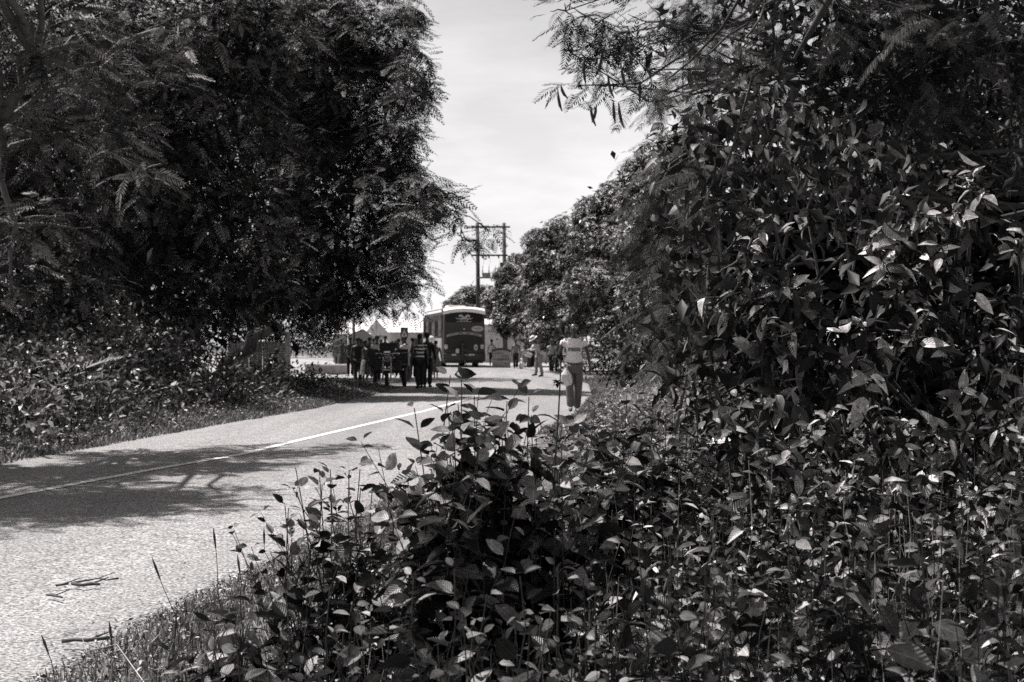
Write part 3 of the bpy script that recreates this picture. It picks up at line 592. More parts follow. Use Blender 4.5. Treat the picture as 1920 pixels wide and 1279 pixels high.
# near branch of the same kind of tree, hanging in from above
root = empty('hanging_branch', tuple(P(1500, -60, 6.4)), label='close feathery spray hanging in from above, each small leaflet showing', cat='branch'); o = P(1500, -60, 6.4); rg = np.random.default_rng(83)
ub = B([(1400, 70, 6.2, 50), (1330, 100, 6.4, 36), (1480, 90, 6.4, 60), (1560, 40, 6.6, 60), (1640, 60, 6.6, 60), (1250, 150, 6.6, 30), (1760, 40, 6.8, 70), (1350, 350, 6.3, 12)])
t = Acc()
for c, r in ub: tube(t, curve_pts(o, c, rg, 6, .04, .03), np.linspace(.012, .004, 6), 6)
tube(t, [o + np.array([0, 0, .9]), o], [.02, .012], 6)
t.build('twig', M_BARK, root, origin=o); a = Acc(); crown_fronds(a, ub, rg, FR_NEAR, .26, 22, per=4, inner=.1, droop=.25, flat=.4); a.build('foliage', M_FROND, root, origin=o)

# tree standing beside the photographer: out of the picture, its shade lies on the nearest weeds
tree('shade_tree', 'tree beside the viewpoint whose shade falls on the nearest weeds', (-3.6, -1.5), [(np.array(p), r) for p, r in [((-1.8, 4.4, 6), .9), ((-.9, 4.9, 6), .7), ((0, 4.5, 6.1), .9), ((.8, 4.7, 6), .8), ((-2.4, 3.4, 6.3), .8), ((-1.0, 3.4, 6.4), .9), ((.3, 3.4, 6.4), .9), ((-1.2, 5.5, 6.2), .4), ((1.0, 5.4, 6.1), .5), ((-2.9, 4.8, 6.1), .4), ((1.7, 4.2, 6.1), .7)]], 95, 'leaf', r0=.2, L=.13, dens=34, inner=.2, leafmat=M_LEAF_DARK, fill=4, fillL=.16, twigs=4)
# dense dark trees standing behind the right-hand bushes
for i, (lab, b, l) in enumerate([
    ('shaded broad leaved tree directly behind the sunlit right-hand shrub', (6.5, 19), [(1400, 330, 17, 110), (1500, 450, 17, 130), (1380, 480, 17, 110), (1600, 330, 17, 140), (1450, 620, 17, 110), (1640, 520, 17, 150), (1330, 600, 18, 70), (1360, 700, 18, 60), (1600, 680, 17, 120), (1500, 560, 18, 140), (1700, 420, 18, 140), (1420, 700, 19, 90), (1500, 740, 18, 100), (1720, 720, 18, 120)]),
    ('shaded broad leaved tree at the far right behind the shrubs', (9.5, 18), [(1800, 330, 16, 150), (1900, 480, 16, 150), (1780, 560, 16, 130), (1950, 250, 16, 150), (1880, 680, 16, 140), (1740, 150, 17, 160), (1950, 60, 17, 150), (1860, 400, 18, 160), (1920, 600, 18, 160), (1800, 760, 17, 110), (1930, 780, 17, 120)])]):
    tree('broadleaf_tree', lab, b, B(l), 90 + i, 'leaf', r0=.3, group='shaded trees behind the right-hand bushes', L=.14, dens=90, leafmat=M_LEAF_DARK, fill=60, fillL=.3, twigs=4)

# creeper with heart shaped leaves
rg = np.random.default_rng(84); vb = B([(1330, 240, 7.6, 60), (1420, 200, 7.8, 70), (1450, 300, 7.6, 70), (1340, 330, 7.5, 60), (1530, 260, 8, 80), (1400, 400, 7.6, 60), (1290, 400, 7.8, 46), (1290, 520, 7.8, 50), (1560, 380, 8, 80), (1290, 640, 7.8, 40), (1650, 330, 8.2, 80)])
o = np.array([1.9, 8.0, 0]); root = empty('creeper', tuple(o), label='creeper with round heart shaped leaves climbing below the feathery branches', cat='creeper')
t = Acc()
for c, r in vb:
    tube(t, curve_pts((c[0] * .7 + .6, 8.2, -.05), c + np.array([0, 0, r * .6]), rg, 9, .05), np.linspace(.014, .005, 9), 5)
    e = c + np.array([rg.uniform(-.1, .1), -.1, -r * 1.2]); tube(t, curve_pts(c, e, rg, 6, .1), np.linspace(.006, .002, 6), 4)
t.build('stem', M_BARK_PALE, root, origin=o); a = Acc()
crown_leaves(a, vb, rg, HEART, .075, 110, inner=.25, per=3, droop=1.1, upn=.2)
crown_leaves(a, vb, rg, LEAF_LONG, .11, 110, inner=.25, per=3, droop=1.0, upn=.2)
a.build('foliage', M_LEAF_NEAR, root, origin=o)

# large broad-leaved shrubs at the right
def big_shrub(label, base, lst, seed, L=.13, dens=95, tm=LEAF5B, mat=None, droop=.35, group='large broad leaved shrubs on the right verge', whorl=True):
    rg = np.random.default_rng(seed); bl = B(lst); o = np.array([base[0], base[1], 0.]); root = empty('large_shrub', tuple(o), label=label, cat='shrub', group=group); t = Acc(); a = Acc()
    for c, r in bl:
        s = o + np.array([rg.uniform(-.25, .25), rg.uniform(-.2, .2), -.03]); p = curve_pts(s, c, rg, 7, .04, .03); tube(t, p, np.linspace(.02, .009, 7), 6)
        K = max(4, int(dens * 4 * pi * r * r / 7)); cc, dd = shell(c, r, K, rg, .35)
        for q, d in zip(cc, dd):
            # leafy shoot: short twig with a spiral of leaves
            ax = unit(d * .7 + np.array([-.15, -.2, .55]) + rg.normal(size=3) * .3); b0 = q - ax * L * 1.2
            tube(t, curve_pts(c + (q - c) * .35, q, rg, 4, .06), np.linspace(.006, .003, 4), 4)
            m = int(rg.integers(5, 10)); an = np.arange(m) * 2.4 + rg.uniform(0, 6); u = unit(np.cross(ax, rg.normal(size=3))); v = np.cross(ax, u); ts = np.linspace(0, 1, m)
            rad = np.cos(an)[:, None] * u + np.sin(an)[:, None] * v; up_ = .1 + .7 * ts
            dl = unit(rad + ax * up_[:, None] + np.array([0, 0, -droop]) + rg.normal(size=(m, 3)) * .12)
            inst(a, (tm, tm, LEAF5C)[rg.integers(0, 3)], b0 + ax * (ts * L * 1.2)[:, None], frames(dl, ax + rg.normal(size=(m, 3)) * .1), L * (1.1 - .5 * ts) * rg.uniform(.75, 1.15, m), rg.random(m))
    ai = Acc(); crown_leaves(ai, [(c + np.array([0, .18, 0]), r * .9) for c, r in bl], rg, LEAF2, L * .9, 110, inner=.1, per=4); ai.build('inner_foliage', M_LEAF_DARK, root, origin=o)  # near-black inner leaves: shade of the pockets is put into their colour
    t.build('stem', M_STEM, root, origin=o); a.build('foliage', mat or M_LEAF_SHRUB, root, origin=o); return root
big_shrub('sunlit shrub with large drooping leaves, its crown forming the left face of the thicket', (1.25, 6.9), [(1400, 480, 6.5, 70), (1450, 420, 6.6, 60), (1370, 560, 6.4, 60), (1480, 540, 6.3, 80), (1330, 640, 6.5, 55), (1430, 640, 6.2, 80), (1510, 620, 6.2, 70), (1390, 740, 6.3, 70), (1480, 740, 6.1, 80), (1300, 720, 6.6, 36), (1370, 800, 6.2, 60)], 101)
big_shrub('sunlit shrub with large leaves and a bare pale shoot, taller one at the right', (2.1, 7.3), [(1720, 400, 6.8, 70), (1640, 440, 6.8, 55), (1800, 400, 6.8, 60), (1680, 520, 6.6, 70), (1780, 500, 6.7, 75), (1620, 600, 6.4, 80), (1720, 620, 6.4, 80), (1600, 700, 6.3, 80), (1820, 340, 6.9, 40)], 102)
big_shrub('shrub of narrow leaves at the right picture edge', (2.9, 7.6), [(1880, 560, 6.9, 70), (1830, 620, 6.7, 80), (1900, 680, 6.6, 90), (1800, 720, 6.4, 80), (1890, 800, 6.3, 90), (1760, 800, 6.2, 80), (1910, 450, 7.2, 50)], 103, L=.12, tm=LEAF_LONG)
big_shrub('low shrub of mixed leaves below the large drooping shrub', (1.6, 5.9), [(1560, 820, 5.9, 90), (1660, 820, 5.8, 90), (1480, 850, 5.8, 80), (1720, 900, 5.6, 90), (1600, 920, 5.5, 90), (1840, 920, 5.6, 90), (1500, 940, 5.4, 70)], 104, L=.085, dens=150, tm=LEAF5)

# ------------------------------------------------------------------ foreground weeds
def weed(t, a, x, y, z0, h, lean, rg, L=.07, step=.05, start=.3, tm=LEAF5, r=.004, n_side=0):
    for j in range(n_side):
        f = rg.uniform(.35, .8); an = rg.uniform(0, 6.28); hh = h * (1 - f) * rg.uniform(.55, .95); o_ = hh * rg.uniform(.3, .7)
        weed(t, a, x + lean[0] * f, y + lean[1] * f, z0 + h * f, max(.08, hh), (cos(an) * o_, sin(an) * o_), rg, L * .85, step, .12, tm, r * .6)
    top = np.array([x + lean[0], y + lean[1], z0 + h]); p = curve_pts((x, y, z0 - .02), top, rg, 8, .02); tube(t, p, np.linspace(r, r * .4, 8), 5, rg.random())
    n = max(2, int(h * (1 - start) / step)); ts = np.linspace(start, 1, n); i0 = np.clip((ts * 7).astype(int), 0, 6); fr = ts * 7 - i0; q = p[i0] + (p[i0 + 1] - p[i0]) * fr[:, None]
    an = np.arange(n) * (pi / 2) + rg.uniform(0, 6) + rg.normal(0, .3, n); pos = np.repeat(q, 2, 0); A = np.repeat(an, 2); A[1::2] += pi; T = np.repeat(ts, 2)
    el = -.25 + .9 * (T - start) / (1 - start) * .7 + rg.normal(0, .45, 2 * n); el = np.minimum(el, .9)
    d = np.stack([np.cos(A) * np.cos(el), np.sin(A) * np.cos(el), np.sin(el)], -1); sz = L * (1.05 - .55 * ((T - start) / (1 - start)) ** 3) * rg.uniform(.65, 1.2, 2 * n); keep = rg.random(2 * n) > .1
    inst(a, tm, (pos + d * .012)[keep], frames(d, np.array([0, 0, 1.]) + rg.normal(size=(2 * n, 3)) * .45)[keep], sz[keep], rg.random(2 * n)[keep])
def weed_plant(label, x, y, stems, seed, L=.075, tm=LEAF5, step=.055, start=.3, name='leafy_weed', group='tall leafy weeds in front of the road'):
    rg = np.random.default_rng(seed); root = empty(name, (x, y, 0), label=label, cat='weed', group=group); t = Acc(); a = Acc()
    for sx, sy, h, lx, ly in stems: weed(t, a, x + sx, y + sy, 0, h, (lx, ly), rg, L * rg.uniform(.9, 1.1), step, start, tm, n_side=3)
    o = (x, y, 0); t.build('stem', M_STEM, root, origin=o); a.build('foliage', M_LEAF_NEAR, root, origin=o)
def wx(px, Z): return (px - 960) / F * Z
def clump(label, px, Z, prof, n, seed, L=.08, tm=LEAF5, step=.055, start=.3):
    # prof: (dx in m from the clump centre, height) outline; stems fill it
    rg = np.random.default_rng(seed); st = []; xs = [p[0] for p in prof]; hs = [p[1] for p in prof]
    for i in range(n):
        x = xs[0] + (xs[-1] - xs[0]) * (i + rg.uniform(0, .8)) / n; h = np.interp(x, xs, hs) * (rg.uniform(.95, 1.02) if i % 2 == 0 else rg.uniform(.7, .97)); st.append((x * .6, rg.uniform(-.12, .14), h, x * .4 + rg.normal(0, .02), 0))
    weed_plant(label, wx(px, Z), Z, st, seed, L * 1.25, tm, step, start)
clump('tallest dark weed with arching stems rising in front of the bus', 880, 4.1, [(-.20, 1.02), (-.14, 1.18), (-.06, 1.30), (.0, 1.31), (.06, 1.24), (.12, 1.12)], 18, 311, L=.088)
clump('dark upright weed between the tall arching weed and the flower stalk', 990, 4.2, [(-.14, 1.02), (-.06, 1.16), (0, 1.25), (.08, 1.2), (.13, 1.1)], 15, 112, L=.08)
clump('weed with broad leaves leaning over the asphalt left of the tall arching weed', 840, 4.6, [(-.16, .68), (-.08, .84), (0, .95), (.12, .95)], 13, 113, L=.085)
clump('separate weed with bare tips standing against the pale asphalt', 620, 4.6, [(-.18, .86), (-.12, 1.06), (-.02, 1.02), (.03, 1.04), (.10, 1.0), (.18, .92), (.24, .8)], 15, 114, L=.06, step=.06)
clump('weed in the gap before the pale asphalt, short and dense', 730, 4.8, [(-.2, .6), (-.1, .72), (0, .7), (.1, .78), (.2, .7)], 12, 115, L=.065)
clump('low weed with narrow pointed leaves at the lower picture edge', 440, 4.3, [(-.18, .4), (-.08, .56), (0, .64), (.1, .62), (.18, .58)], 9, 116, L=.12, tm=LEAF_LONG, start=.45)
clump('low weed with narrow leaves among the grass stalks', 330, 4.5, [(-.12, .32), (0, .48), (.1, .42)], 5, 117, L=.06, tm=LEAF_LONG)
clump('pale green weed beside the right edge of the road, tips in the sun', 1150, 5.8, [(-.22, 1.0), (-.1, 1.14), (.05, 1.2), (.2, 1.22), (.3, 1.15)], 16, 118, L=.08)
clump('pale green weed below the drooping shrub, pointed bright leaves', 1260, 6.2, [(-.25, 1.1), (-.1, 1.2), (.1, 1.18), (.25, 1.1)], 14, 119, L=.085, tm=LEAF_LONG)
for i, (px, Z, h, lab) in enumerate([(560, 3.4, .80, 'dark weed at the bottom picture edge below the bare tipped weed'), (800, 3.3, .86, 'dark weed at the bottom picture edge below the tall arching weed'), (1000, 3.2, .88, 'dark weed low in front of the flower stalk'), (1220, 3.4, .93, 'shaded weed with broad leaves at the bottom picture edge, right of the flower stalk'), (1500, 3.6, .95, 'shaded weed at the bottom picture edge below the low mixed shrub'), (1750, 3.5, .98, 'shaded weed nearest the lower right picture corner')]):
    weed_plant(lab, wx(px, Z), Z, [(0, 0, h, -.03, 0), (.09, .02, h * .95, .05, 0), (-.1, .03, h * .9, -.06, 0), (.03, .12, h, .03, 0), (.16, .08, h * .86, .05, 0), (-.18, .1, h * .8, -.04, 0)], 120 + i, L=.075, start=.35)

# tall flower stalk with whorled seed heads
root = empty('seed_stalk', (wx(1036, 4.1), 4.1, 0), label='thin tall stalk with round clusters of seed heads in front of the walking man', cat='weed'); rg = np.random.default_rng(130); o = (wx(1036, 4.1), 4.1, 0)
t = Acc(); pts = [(o[0], 4.1, 0)] + [tuple(P(x, y, 4.1)) for x, y in ((1040, 880), (1047, 780), (1051, 700), (1054, 640))]; tube(t, pts, [.0035, .003, .0025, .002, .0015], 6); t.build('stem', M_STEM, root, origin=o)
for (px, py, r) in ((1054, 632, 14), (1051, 668, 20), (1046, 718, 22)):
    a = Acc(); c = P(px, py, 4.1); R = r * 4.1 / F
    R *= .62; n = 22; d = unit(rg.normal(size=(n, 3)) * np.array([1, 1, .5])); inst(a, LEAF5, np.repeat(c[None], n, 0), frames(d, np.array([0, 0, 1.]) + rg.normal(size=(n, 3)) * .5), R * rg.uniform(.5, 1, n), rg.random(n)); inst(a, QLEAF, c + d * R * .3, frames(d, rg.normal(size=(n, 3))), R * rg.uniform(.3, .7, n), rg.random(n)); a.build('seed_head', M_LEAF_NEAR, root, origin=o)

# ground cover in the foreground
rg = np.random.default_rng(140); t = Acc(); a = Acc(); a2 = Acc(); dry = Acc()
def hmax(x, y): return np.interp(x, [-2.0, -1.5, -1.0, -.5, 0, .5, 1.0, 2.5], [.10, .22, .38, .58, .70, .92, 1.02, 1.05]) * np.interp(y, [2.5, 3.2, 5, 8, 13], [1.0, .95, .95, .8, .7])
cnt = 0
while cnt < 4200:
    y = 2.9 + 10.5 * rg.random() ** 1.15; x = rg.uniform(-2.2, 4.5); r = interp(y, RR)
    if x < r - .05 + rg.uniform(0, .5) or abs(x) > y * .42 + .4: continue
    h = hmax(x, y) * rg.uniform(.55, 1.05); e = x - r
    if e < .8: h *= .35 + .65 * e / .8
    if rg.random() < .07:                    # dry pale stalks lying through the weeds
        e_ = np.array([x, y, h * .5]) + rg.normal(size=3) * np.array([.25, .25, .1]); tube(dry, curve_pts((x, y, 0), e_, rg, 5, .1), np.linspace(.003, .0015, 5), 4); cnt += 1; continue
    k = rg.random(); tm = LEAF5 if k < .4 else (LEAF5B if k < .6 else (LEAF5C if k < .8 else LEAF_LONG))
    weed(t, a if k < .7 else a2, x, y, 0, max(.08, h), rg.normal(0, .05, 2), rg, L=rg.choice([.03, .045, .06, .075, .10]) * rg.uniform(.85, 1.15) * min(1, .5 + h), step=.055, start=.35, tm=tm, r=.0022); cnt += 1
a.add(np.concatenate(t.v), np.concatenate(t.f), np.concatenate(t.a))
tag(dry.build('dry_stalks', mat_plain('dry_straw', .38, .7)), 'dry pale stalks tangled through the near weeds', 'stalks', kind='stuff')
tag(a.build('undergrowth', M_LEAF_NEAR), 'dense knee high leafy weeds covering the near verge', 'undergrowth', kind='stuff')
tag(a2.build('undergrowth', M_LEAF_SHRUB), 'paler leafy weeds scattered through the near verge', 'undergrowth', kind='stuff')
def near_grass(rg, n):
    y = rg.uniform(3.6, 12.5, n); r = interp(y, RR); off = np.abs(rg.normal(0, .35, n)) - .18; return r + off, y, np.clip(.6 + off, .3, 1.2)
grass('verge_grass', 'thin grass blades along the near edge of the asphalt', near_grass, 6500, .04, .2, 141, M_GRASS, w=.008)
def nw(rg, n):
    y = rg.uniform(3.6, 12.5, n); r = interp(y, RR); off = np.abs(rg.normal(0, .3, n)) - .22; return r + off, y, np.full(n, .07)
low_weeds('verge_weeds', 'tiny creeping weeds along the near broken edge of the asphalt', nw, 9000, 143, M_LEAF_LIGHT, .028)
# grass stalks with seed spikes, by the lower left
rg = np.random.default_rng(142)
for px, py, Z, ln, lab in [(78, 1190, 4.6, .05, 'leftmost grass stalk with a seed spike, near the lower left corner'), (205, 1165, 4.4, -.05, 'tall grass stalk with a seed spike above the straight dark stick'),
    (285, 1045, 5.0, .08, 'grass stalk rising highest beyond the narrow leaved weed'), (330, 1160, 4.3, -.06, 'grass stalk leaning left in front of the narrow leaved weed'), (400, 990, 5.2, -.02, 'slender grass stalk against the pale asphalt, left one of a close trio'),
    (445, 1040, 5.2, -.08, 'grass stalk against the pale asphalt, shortest of a close trio'), (495, 990, 5.4, .03, 'grass stalk against the pale asphalt, right one of a close trio'), (560, 1040, 5.6, -.02, 'grass stalk touching the left side of the bare tipped weed')]:
    tip = P(px, py, Z); b = (tip[0] + ln + .1, Z, 0); root = empty('grass_stalk', b, label=lab, cat='grass', group='grass stalks with seed spikes'); t = Acc()
    p = curve_pts(b, tip, rg, 7, .03); tube(t, p, np.linspace(.0022, .0012, 7), 4); t.build('stem', M_STEM, root, origin=b)
    s = Acc(); tube(s, np.array([p[-1] - (p[-1] - p[-2]) * .7, p[-1] - (p[-1] - p[-2]) * .3, p[-1]]), [.0025, .005, .001], 5); s.build('seed_spike', M_TWIG, root, origin=b)

# twigs and leaf litter on the asphalt
def twig(label, pts, r):
    P2 = [G(x, y) for x, y in pts]; rg = np.random.default_rng(int(pts[0][0])); m = MB(); c = P2[0]
    q = [(X - c[0], Y - c[1], .045 + r * .8 + rg.uniform(0, r * .6)) for X, Y in P2]; m.tube(q, [r * rg.uniform(.6, 1.2) for _ in q], 6)
    k = len(q) // 2; m.tube([q[k], (q[k][0] + .07, q[k][1] + .09, q[k][2] + .02)], [r * .6, r * .3], 5)
    o = m.build('fallen_twig', M_TWIG, smooth=True); o.location = (c[0], c[1], 0); tag(o, label, 'twig', 'dry twigs lying on the asphalt')
twig('thick crooked twig, middle of the small heap on the asphalt', [(136, 1112), (155, 1115), (172, 1112), (187, 1114)], .010)
twig('thin long twig behind the crooked one on the asphalt', [(140, 1109), (165, 1105), (185, 1101), (200, 1104), (222, 1101)], .006)
twig('short twig end left of the crooked one', [(105, 1116), (116, 1115), (128, 1112)], .008)
twig('small pale twig nearest the heap, towards the grass', [(88, 1133), (102, 1135), (117, 1139)], .007)
twig('straight dark stick lying beside the grass stalks', [(116, 1225), (140, 1224), (165, 1225), (190, 1222), (204, 1219)], .011)
rg = np.random.default_rng(150); n = 420; y = rg.uniform(5.5, 14, n); y[:150] = rg.uniform(14, 30, 150); x = interp(y, RR) - np.abs(rg.normal(0, 1.2, n)); a = Acc(); d = rg.normal(size=(n, 3)); d[:, 2] *= .15
inst(a, LEAF2, np.stack([x, y, np.full(n, .05)], -1), frames(unit(d), np.array([0, 0, 1]) + rg.normal(size=(n, 3)) * .3), rg.uniform(.012, .035, n), rg.random(n)); tag(a.build('leaf_litter', M_GRASS), 'small dry leaves scattered on the asphalt', 'leaves', kind='stuff')
# ------------------------------------------------------------------ plain materials for built things
M_WHITE = mat_plain('white_paint', .72, .5, var=.08)
M_PALE = mat_plain('pale_wall', .42, .85, var=.15, scale=2)
M_ROOF = mat_plain('bright_metal_roof', .78, .4, var=.08, scale=3, metal=.0)
M_DARKROOF = mat_plain('dark_thatch', .014, .95, bump=.5, scale=20)
M_WOOD = mat_plain('weathered_wood', .13, .85, scale=8, bump=.4)
M_POLE = mat_plain('dark_timber', .035, .8, scale=8, bump=.3)
M_BLACK = mat_plain('black', .012, .5)
M_RUBBER = mat_plain('rubber', .015, .8)
M_CHROME = mat_plain('chrome', .6, .18, metal=1.0, var=.03)
M_DULLMETAL = mat_plain('dull_metal', .18, .5, metal=.3)
M_GLASS = mat_plain('dark_glass', .012, .25, var=.1, spec=.35)
M_BUS = mat_plain('bus_paint', .045, .5, var=.35, scale=1.2, spec=.3)
M_BUSPANEL = mat_plain('bus_engine_cover', .024, .5, var=.2, scale=2, spec=.25)
M_BUSSIDE = mat_plain('bus_side', .13, .45, var=.5, scale=1.6)
M_FORK = mat_plain('fork_grey', .6, .3, var=.1)
M_LAMP = mat_plain('lamp_lens', .45, .25)
M_CONC = mat_plain('concrete', .30, .9, bump=.4, scale=5)
M_BOARD = mat_plain('sign_board', .24, .7, var=.25, scale=3)
M_INK = mat_plain('sign_ink', .04, .7)
M_SKIN = mat_plain('skin', .04, .35, var=.1, spec=.6)
M_HAIR = mat_plain('hair', .012, .8, bump=.5, scale=60)
def cloth(n, v, var=.18): return mat_plain(n, v, .85, var=var, scale=7, bump=.25)

# ------------------------------------------------------------------ coach
def coach():
    ang = radians(9.5); root = empty('coach', (-2.86, 85, 0), ang, 'dark long distance coach seen from behind with white roof edge and stickers', 'bus')
    W, H, L = 2.62, 3.62, 11.5; z0 = .38
    def section(s, top, w):
        hw = w / 2; r = .32
        pts = [(-hw + .03, z0 + s), (-hw, z0 + .25)]
        pts += [(-hw + .04, 2.6)]
        for k in range(5): an = pi - k * pi / 8; pts.append((-hw + .04 + r + r * cos(an), top - r + r * sin(an)))
        q = [(-x, z) for x, z in pts[::-1]]; return pts + q
    m = MB(); secs = [(-.0, .06, H - .10, W - .16), (.12, 0, H - .02, W - .03), (.5, 0, H, W), (L - .8, 0, H, W), (L - .1, .05, H - .25, W - .1), (L, .1, H - .5, W - .2)]
    n = None
    for y, s, tp, w in secs:
        p = section(s, tp, w); n = len(p); m.v += [(x, y, z) for x, z in p]
    for i in range(len(secs) - 1):
        for k in range(n): k2 = (k + 1) % n; m.f.append((i * n + k, i * n + k2, (i + 1) * n + k2, (i + 1) * n + k))
    m.f.append(tuple(range(n))[::-1]); m.f.append(tuple((len(secs) - 1) * n + k for k in range(n)))
    m.build('body', M_BUS, root, smooth=False)
    # white roof cap with a bowed rear lip
    c = MB()
    def arc(y, zc, rise, hw, th):
        return [(x, y, zc - rise * (x / hw) ** 2 + th) for x in np.linspace(-hw, hw, 13)]
    rows = [arc(-.09, 3.46, .16, 1.27, 0), arc(-.12, 3.52, .16, 1.25, .03), arc(.1, 3.60, .12, 1.25, .06), arc(1.2, 3.62, .12, 1.28, .05), arc(10.6, 3.62, .12, 1.28, .05), arc(11.4, 3.3, .12, 1.2, 0)]
    for r_ in rows: c.v += r_
    for i in range(5):
        for k in range(12): b = i * 13 + k; c.f.append((b, b + 1, b + 14, b + 13))
    low = len(c.v); c.v += [(x, y + .02, z - .12) for x, y, z in rows[0]]
    for k in range(12): c.f.append((low + k, low + k + 1, k + 1, k))
    c.box((-1.29, 5.6, 3.42), (.05, 10.3, .15)); c.box((1.29, 5.6, 3.42), (.05, 10.3, .15))
    c.build('roof', M_WHITE, root, smooth=False)
    h_ = MB().prism([(-.6, 3.60), (-.5, 3.84), (.5, 3.84), (.6, 3.60)], 3.5, 5.2).build('roof_hatch', M_WHITE, root)
    # rear window: wide, rounded
    def rrect(x0, x1, z0, z1, r, n=4):
        o = []
        for cx, cz, a0 in ((x1 - r, z1 - r, 0), (x0 + r, z1 - r, 90), (x0 + r, z0 + r, 180), (x1 - r, z0 + r, 270)):
            for k in range(n + 1): a = radians(a0 + 90 * k / n); o.append((cx + r * cos(a), cz + r * sin(a)))
        return o
    w = MB().prism(rrect(-1.12, 1.12, 2.72, 3.32, .16), -.035, .05).build('rear_window', M_GLASS, root)
    # emblem on the window: two arching plumes over a small crest and a line
    e = MB()
    for s in (-1, 1):
        e.tube([(s * .02, -.05, 2.95), (s * .10, -.052, 3.08), (s * .22, -.052, 3.14), (s * .31, -.052, 3.09), (s * .30, -.05, 3.02)], [.04, .07, .085, .07, .03], 6)
        e.tube([(s * .05, -.05, 3.0), (s * .25, -.05, 2.93), (s * .40, -.05, 2.94), (s * .52, -.05, 3.0)], [.03, .035, .03, .015], 6)
        e.box((s * .18, -.045, 2.85), (.06, .02, .16))
    e.box((0, -.045, 2.94), (.42, .02, .06)); e.box((0, -.045, 2.77), (.92, .02, .03)); e.box((-.04, -.045, 2.85), (.03, .02, .09)); e.box((.05, -.045, 2.85), (.03, .02, .09))
    e.build('emblem', mat_plain('emblem_grey', .38, .6, var=.05), root)
    # oval sticker with a line of lettering
    ov = [(.80 + .36 * cos(a), 2.34 + .17 * sin(a)) for a in np.linspace(0, 2 * pi, 25)[:-1]]
    s1 = MB().prism(ov, -.018, .02).build('oval_sticker', M_PALE, root)
    tx = MB(); rr = random.Random(4)
    for k in range(9): tx.box((.57 + k * .055, -.022, 2.37), (.036 * rr.uniform(.7, 1.1), .006, .07))
    for k in range(5): tx.box((.68 + k * .055, -.022, 2.26), (.034, .006, .035))
    tx.build('lettering', M_INK, s1)
    MB().ball((0.0, -.02, 2.33), (.06, .03, .045), 10, 6).build('lock', M_CHROME, root, smooth=True)
    # engine cover with arched top
    top = [(x, 1.98 - .16 * (x / 1.05) ** 2) for x in np.linspace(-1.05, 1.05, 15)]
    MB().prism([(-1.0, 1.05), (1.0, 1.05)] + top[::-1], -.03, .03).build('engine_cover', M_BUSPANEL, root)
    # arched banner with words
    b = MB(); up = [(x, 2.15 - .17 * (x / 1.08) ** 2) for x in np.linspace(-1.08, 1.08, 15)]; dn = [(x * .985, 2.01 - .17 * (x / 1.05) ** 2) for x in np.linspace(-1.08, 1.08, 15)]
    b.prism(dn + up[::-1], -.055, .0); bn = b.build('banner', mat_plain('banner_grey', .26, .6, var=.35, scale=2.5), root); tx = MB()
    for k in range(26):
        x = -.86 + k * .07
        if k in (5, 6, 12, 13, 19): continue
        tx.box((x, -.06, 2.08 - .17 * (x / 1.06) ** 2), (.045 * rr.uniform(.6, 1.1), .008, .065))
    tx.build('lettering', M_INK, bn)
    MB().prism([(-1.27, .42), (1.27, .42), (1.27, .88), (-1.27, .88)], -.14, .1).build('bumper', M_BUS, root, bevel=.05)
    for x in (-1.1, 1.08):
        lm_ = MB().prism(rrect(x - .1, x + .1, 1.12, 1.40, .08), -.06, .02).build('tail_lamp', M_LAMP, root)
    MB().prism([(.25, .73), (.62, .73), (.62, .84), (.25, .84)], -.16, -.13).build('number_plate', M_LAMP, root)
    MB().prism([(-.2, .73), (.2, .73), (.2, .83), (-.2, .83)], -.155, -.13).build('badge', M_DULLMETAL, root)
    MB().prism([(-.75, .73), (-.5, .73), (-.5, .84), (-.75, .84)], -.158, -.13).build('reflector', M_LAMP, root)
    st = MB().prism([(.70 + .12 * cos(a), 1.22 + .19 * sin(a)) for a in np.linspace(0, 2 * pi, 17)[:-1]], -.045, -.02).build('round_sticker', M_PALE, root)
    MB().prism([(.70 + .05 * cos(a), 1.22 + .06 * sin(a)) for a in np.linspace(0, 2 * pi, 9)[:-1]], -.052, -.044).build('emblem', M_INK, st)
    MB().box((0, .25, .34), (2.3, .4, .12)).build('skirt', M_BLACK, root)
    for x in (-1.0, 1.0):
        for y in (2.4, 8.6):
            wh = MB().tube([(x - .15, y, .5), (x + .15, y, .5)], .5, 20).build('wheel', M_RUBBER, root); MB().tube([(x * 1.16 - .03, y, .5), (x * 1.16 + .03, y, .5)], .26, 14).build('rim', M_DULLMETAL, wh)
    # left side: window band, posts, pale lower panel
    sd = MB().prism([(.3, 1.0), (11.0, 1.0), (11.0, 1.78), (.3, 1.78)], -1.325, -1.30, axes='yz'); sd.build('lower_panel', mat_plain('lower_panel', .26, .9, spec=0, var=.5, scale=1.5), root)
    MB().prism([(.3, .42), (11.0, .42), (11.0, .97), (.3, .97)], -1.325, -1.30, axes='yz').build('luggage_door', mat_plain('luggage_panel', .34, .9, spec=0, var=.3, scale=1.5), root)
    MB().prism([(.25, 1.8), (11.0, 1.8), (11.0, 3.2), (.25, 3.2)], -1.315, -1.26, axes='yz').build('side_panel', mat_plain('side_panel', .06, .95, var=.6, scale=1.3, spec=0), root)
    for k in range(6):
        y = .5 + k * 1.75; MB().prism([(y, 1.92), (y + 1.62, 1.92), (y + 1.62, 2.85), (y, 2.85)], -1.33, -1.30, axes='yz').build('side_window', mat_plain('side_glass', .02, .9, spec=0) if k % 2 else mat_plain('curtained_window', .08, .9, var=.7, scale=3, spec=0), root)
    for s in (-1, 1): MB().tube([(s * 1.2, 11.2, 3.1), (s * 1.45, 11.6, 2.9), (s * 1.42, 11.7, 2.5)], .035, 6).build('mirror', M_BLACK, root)
    return root
coach()

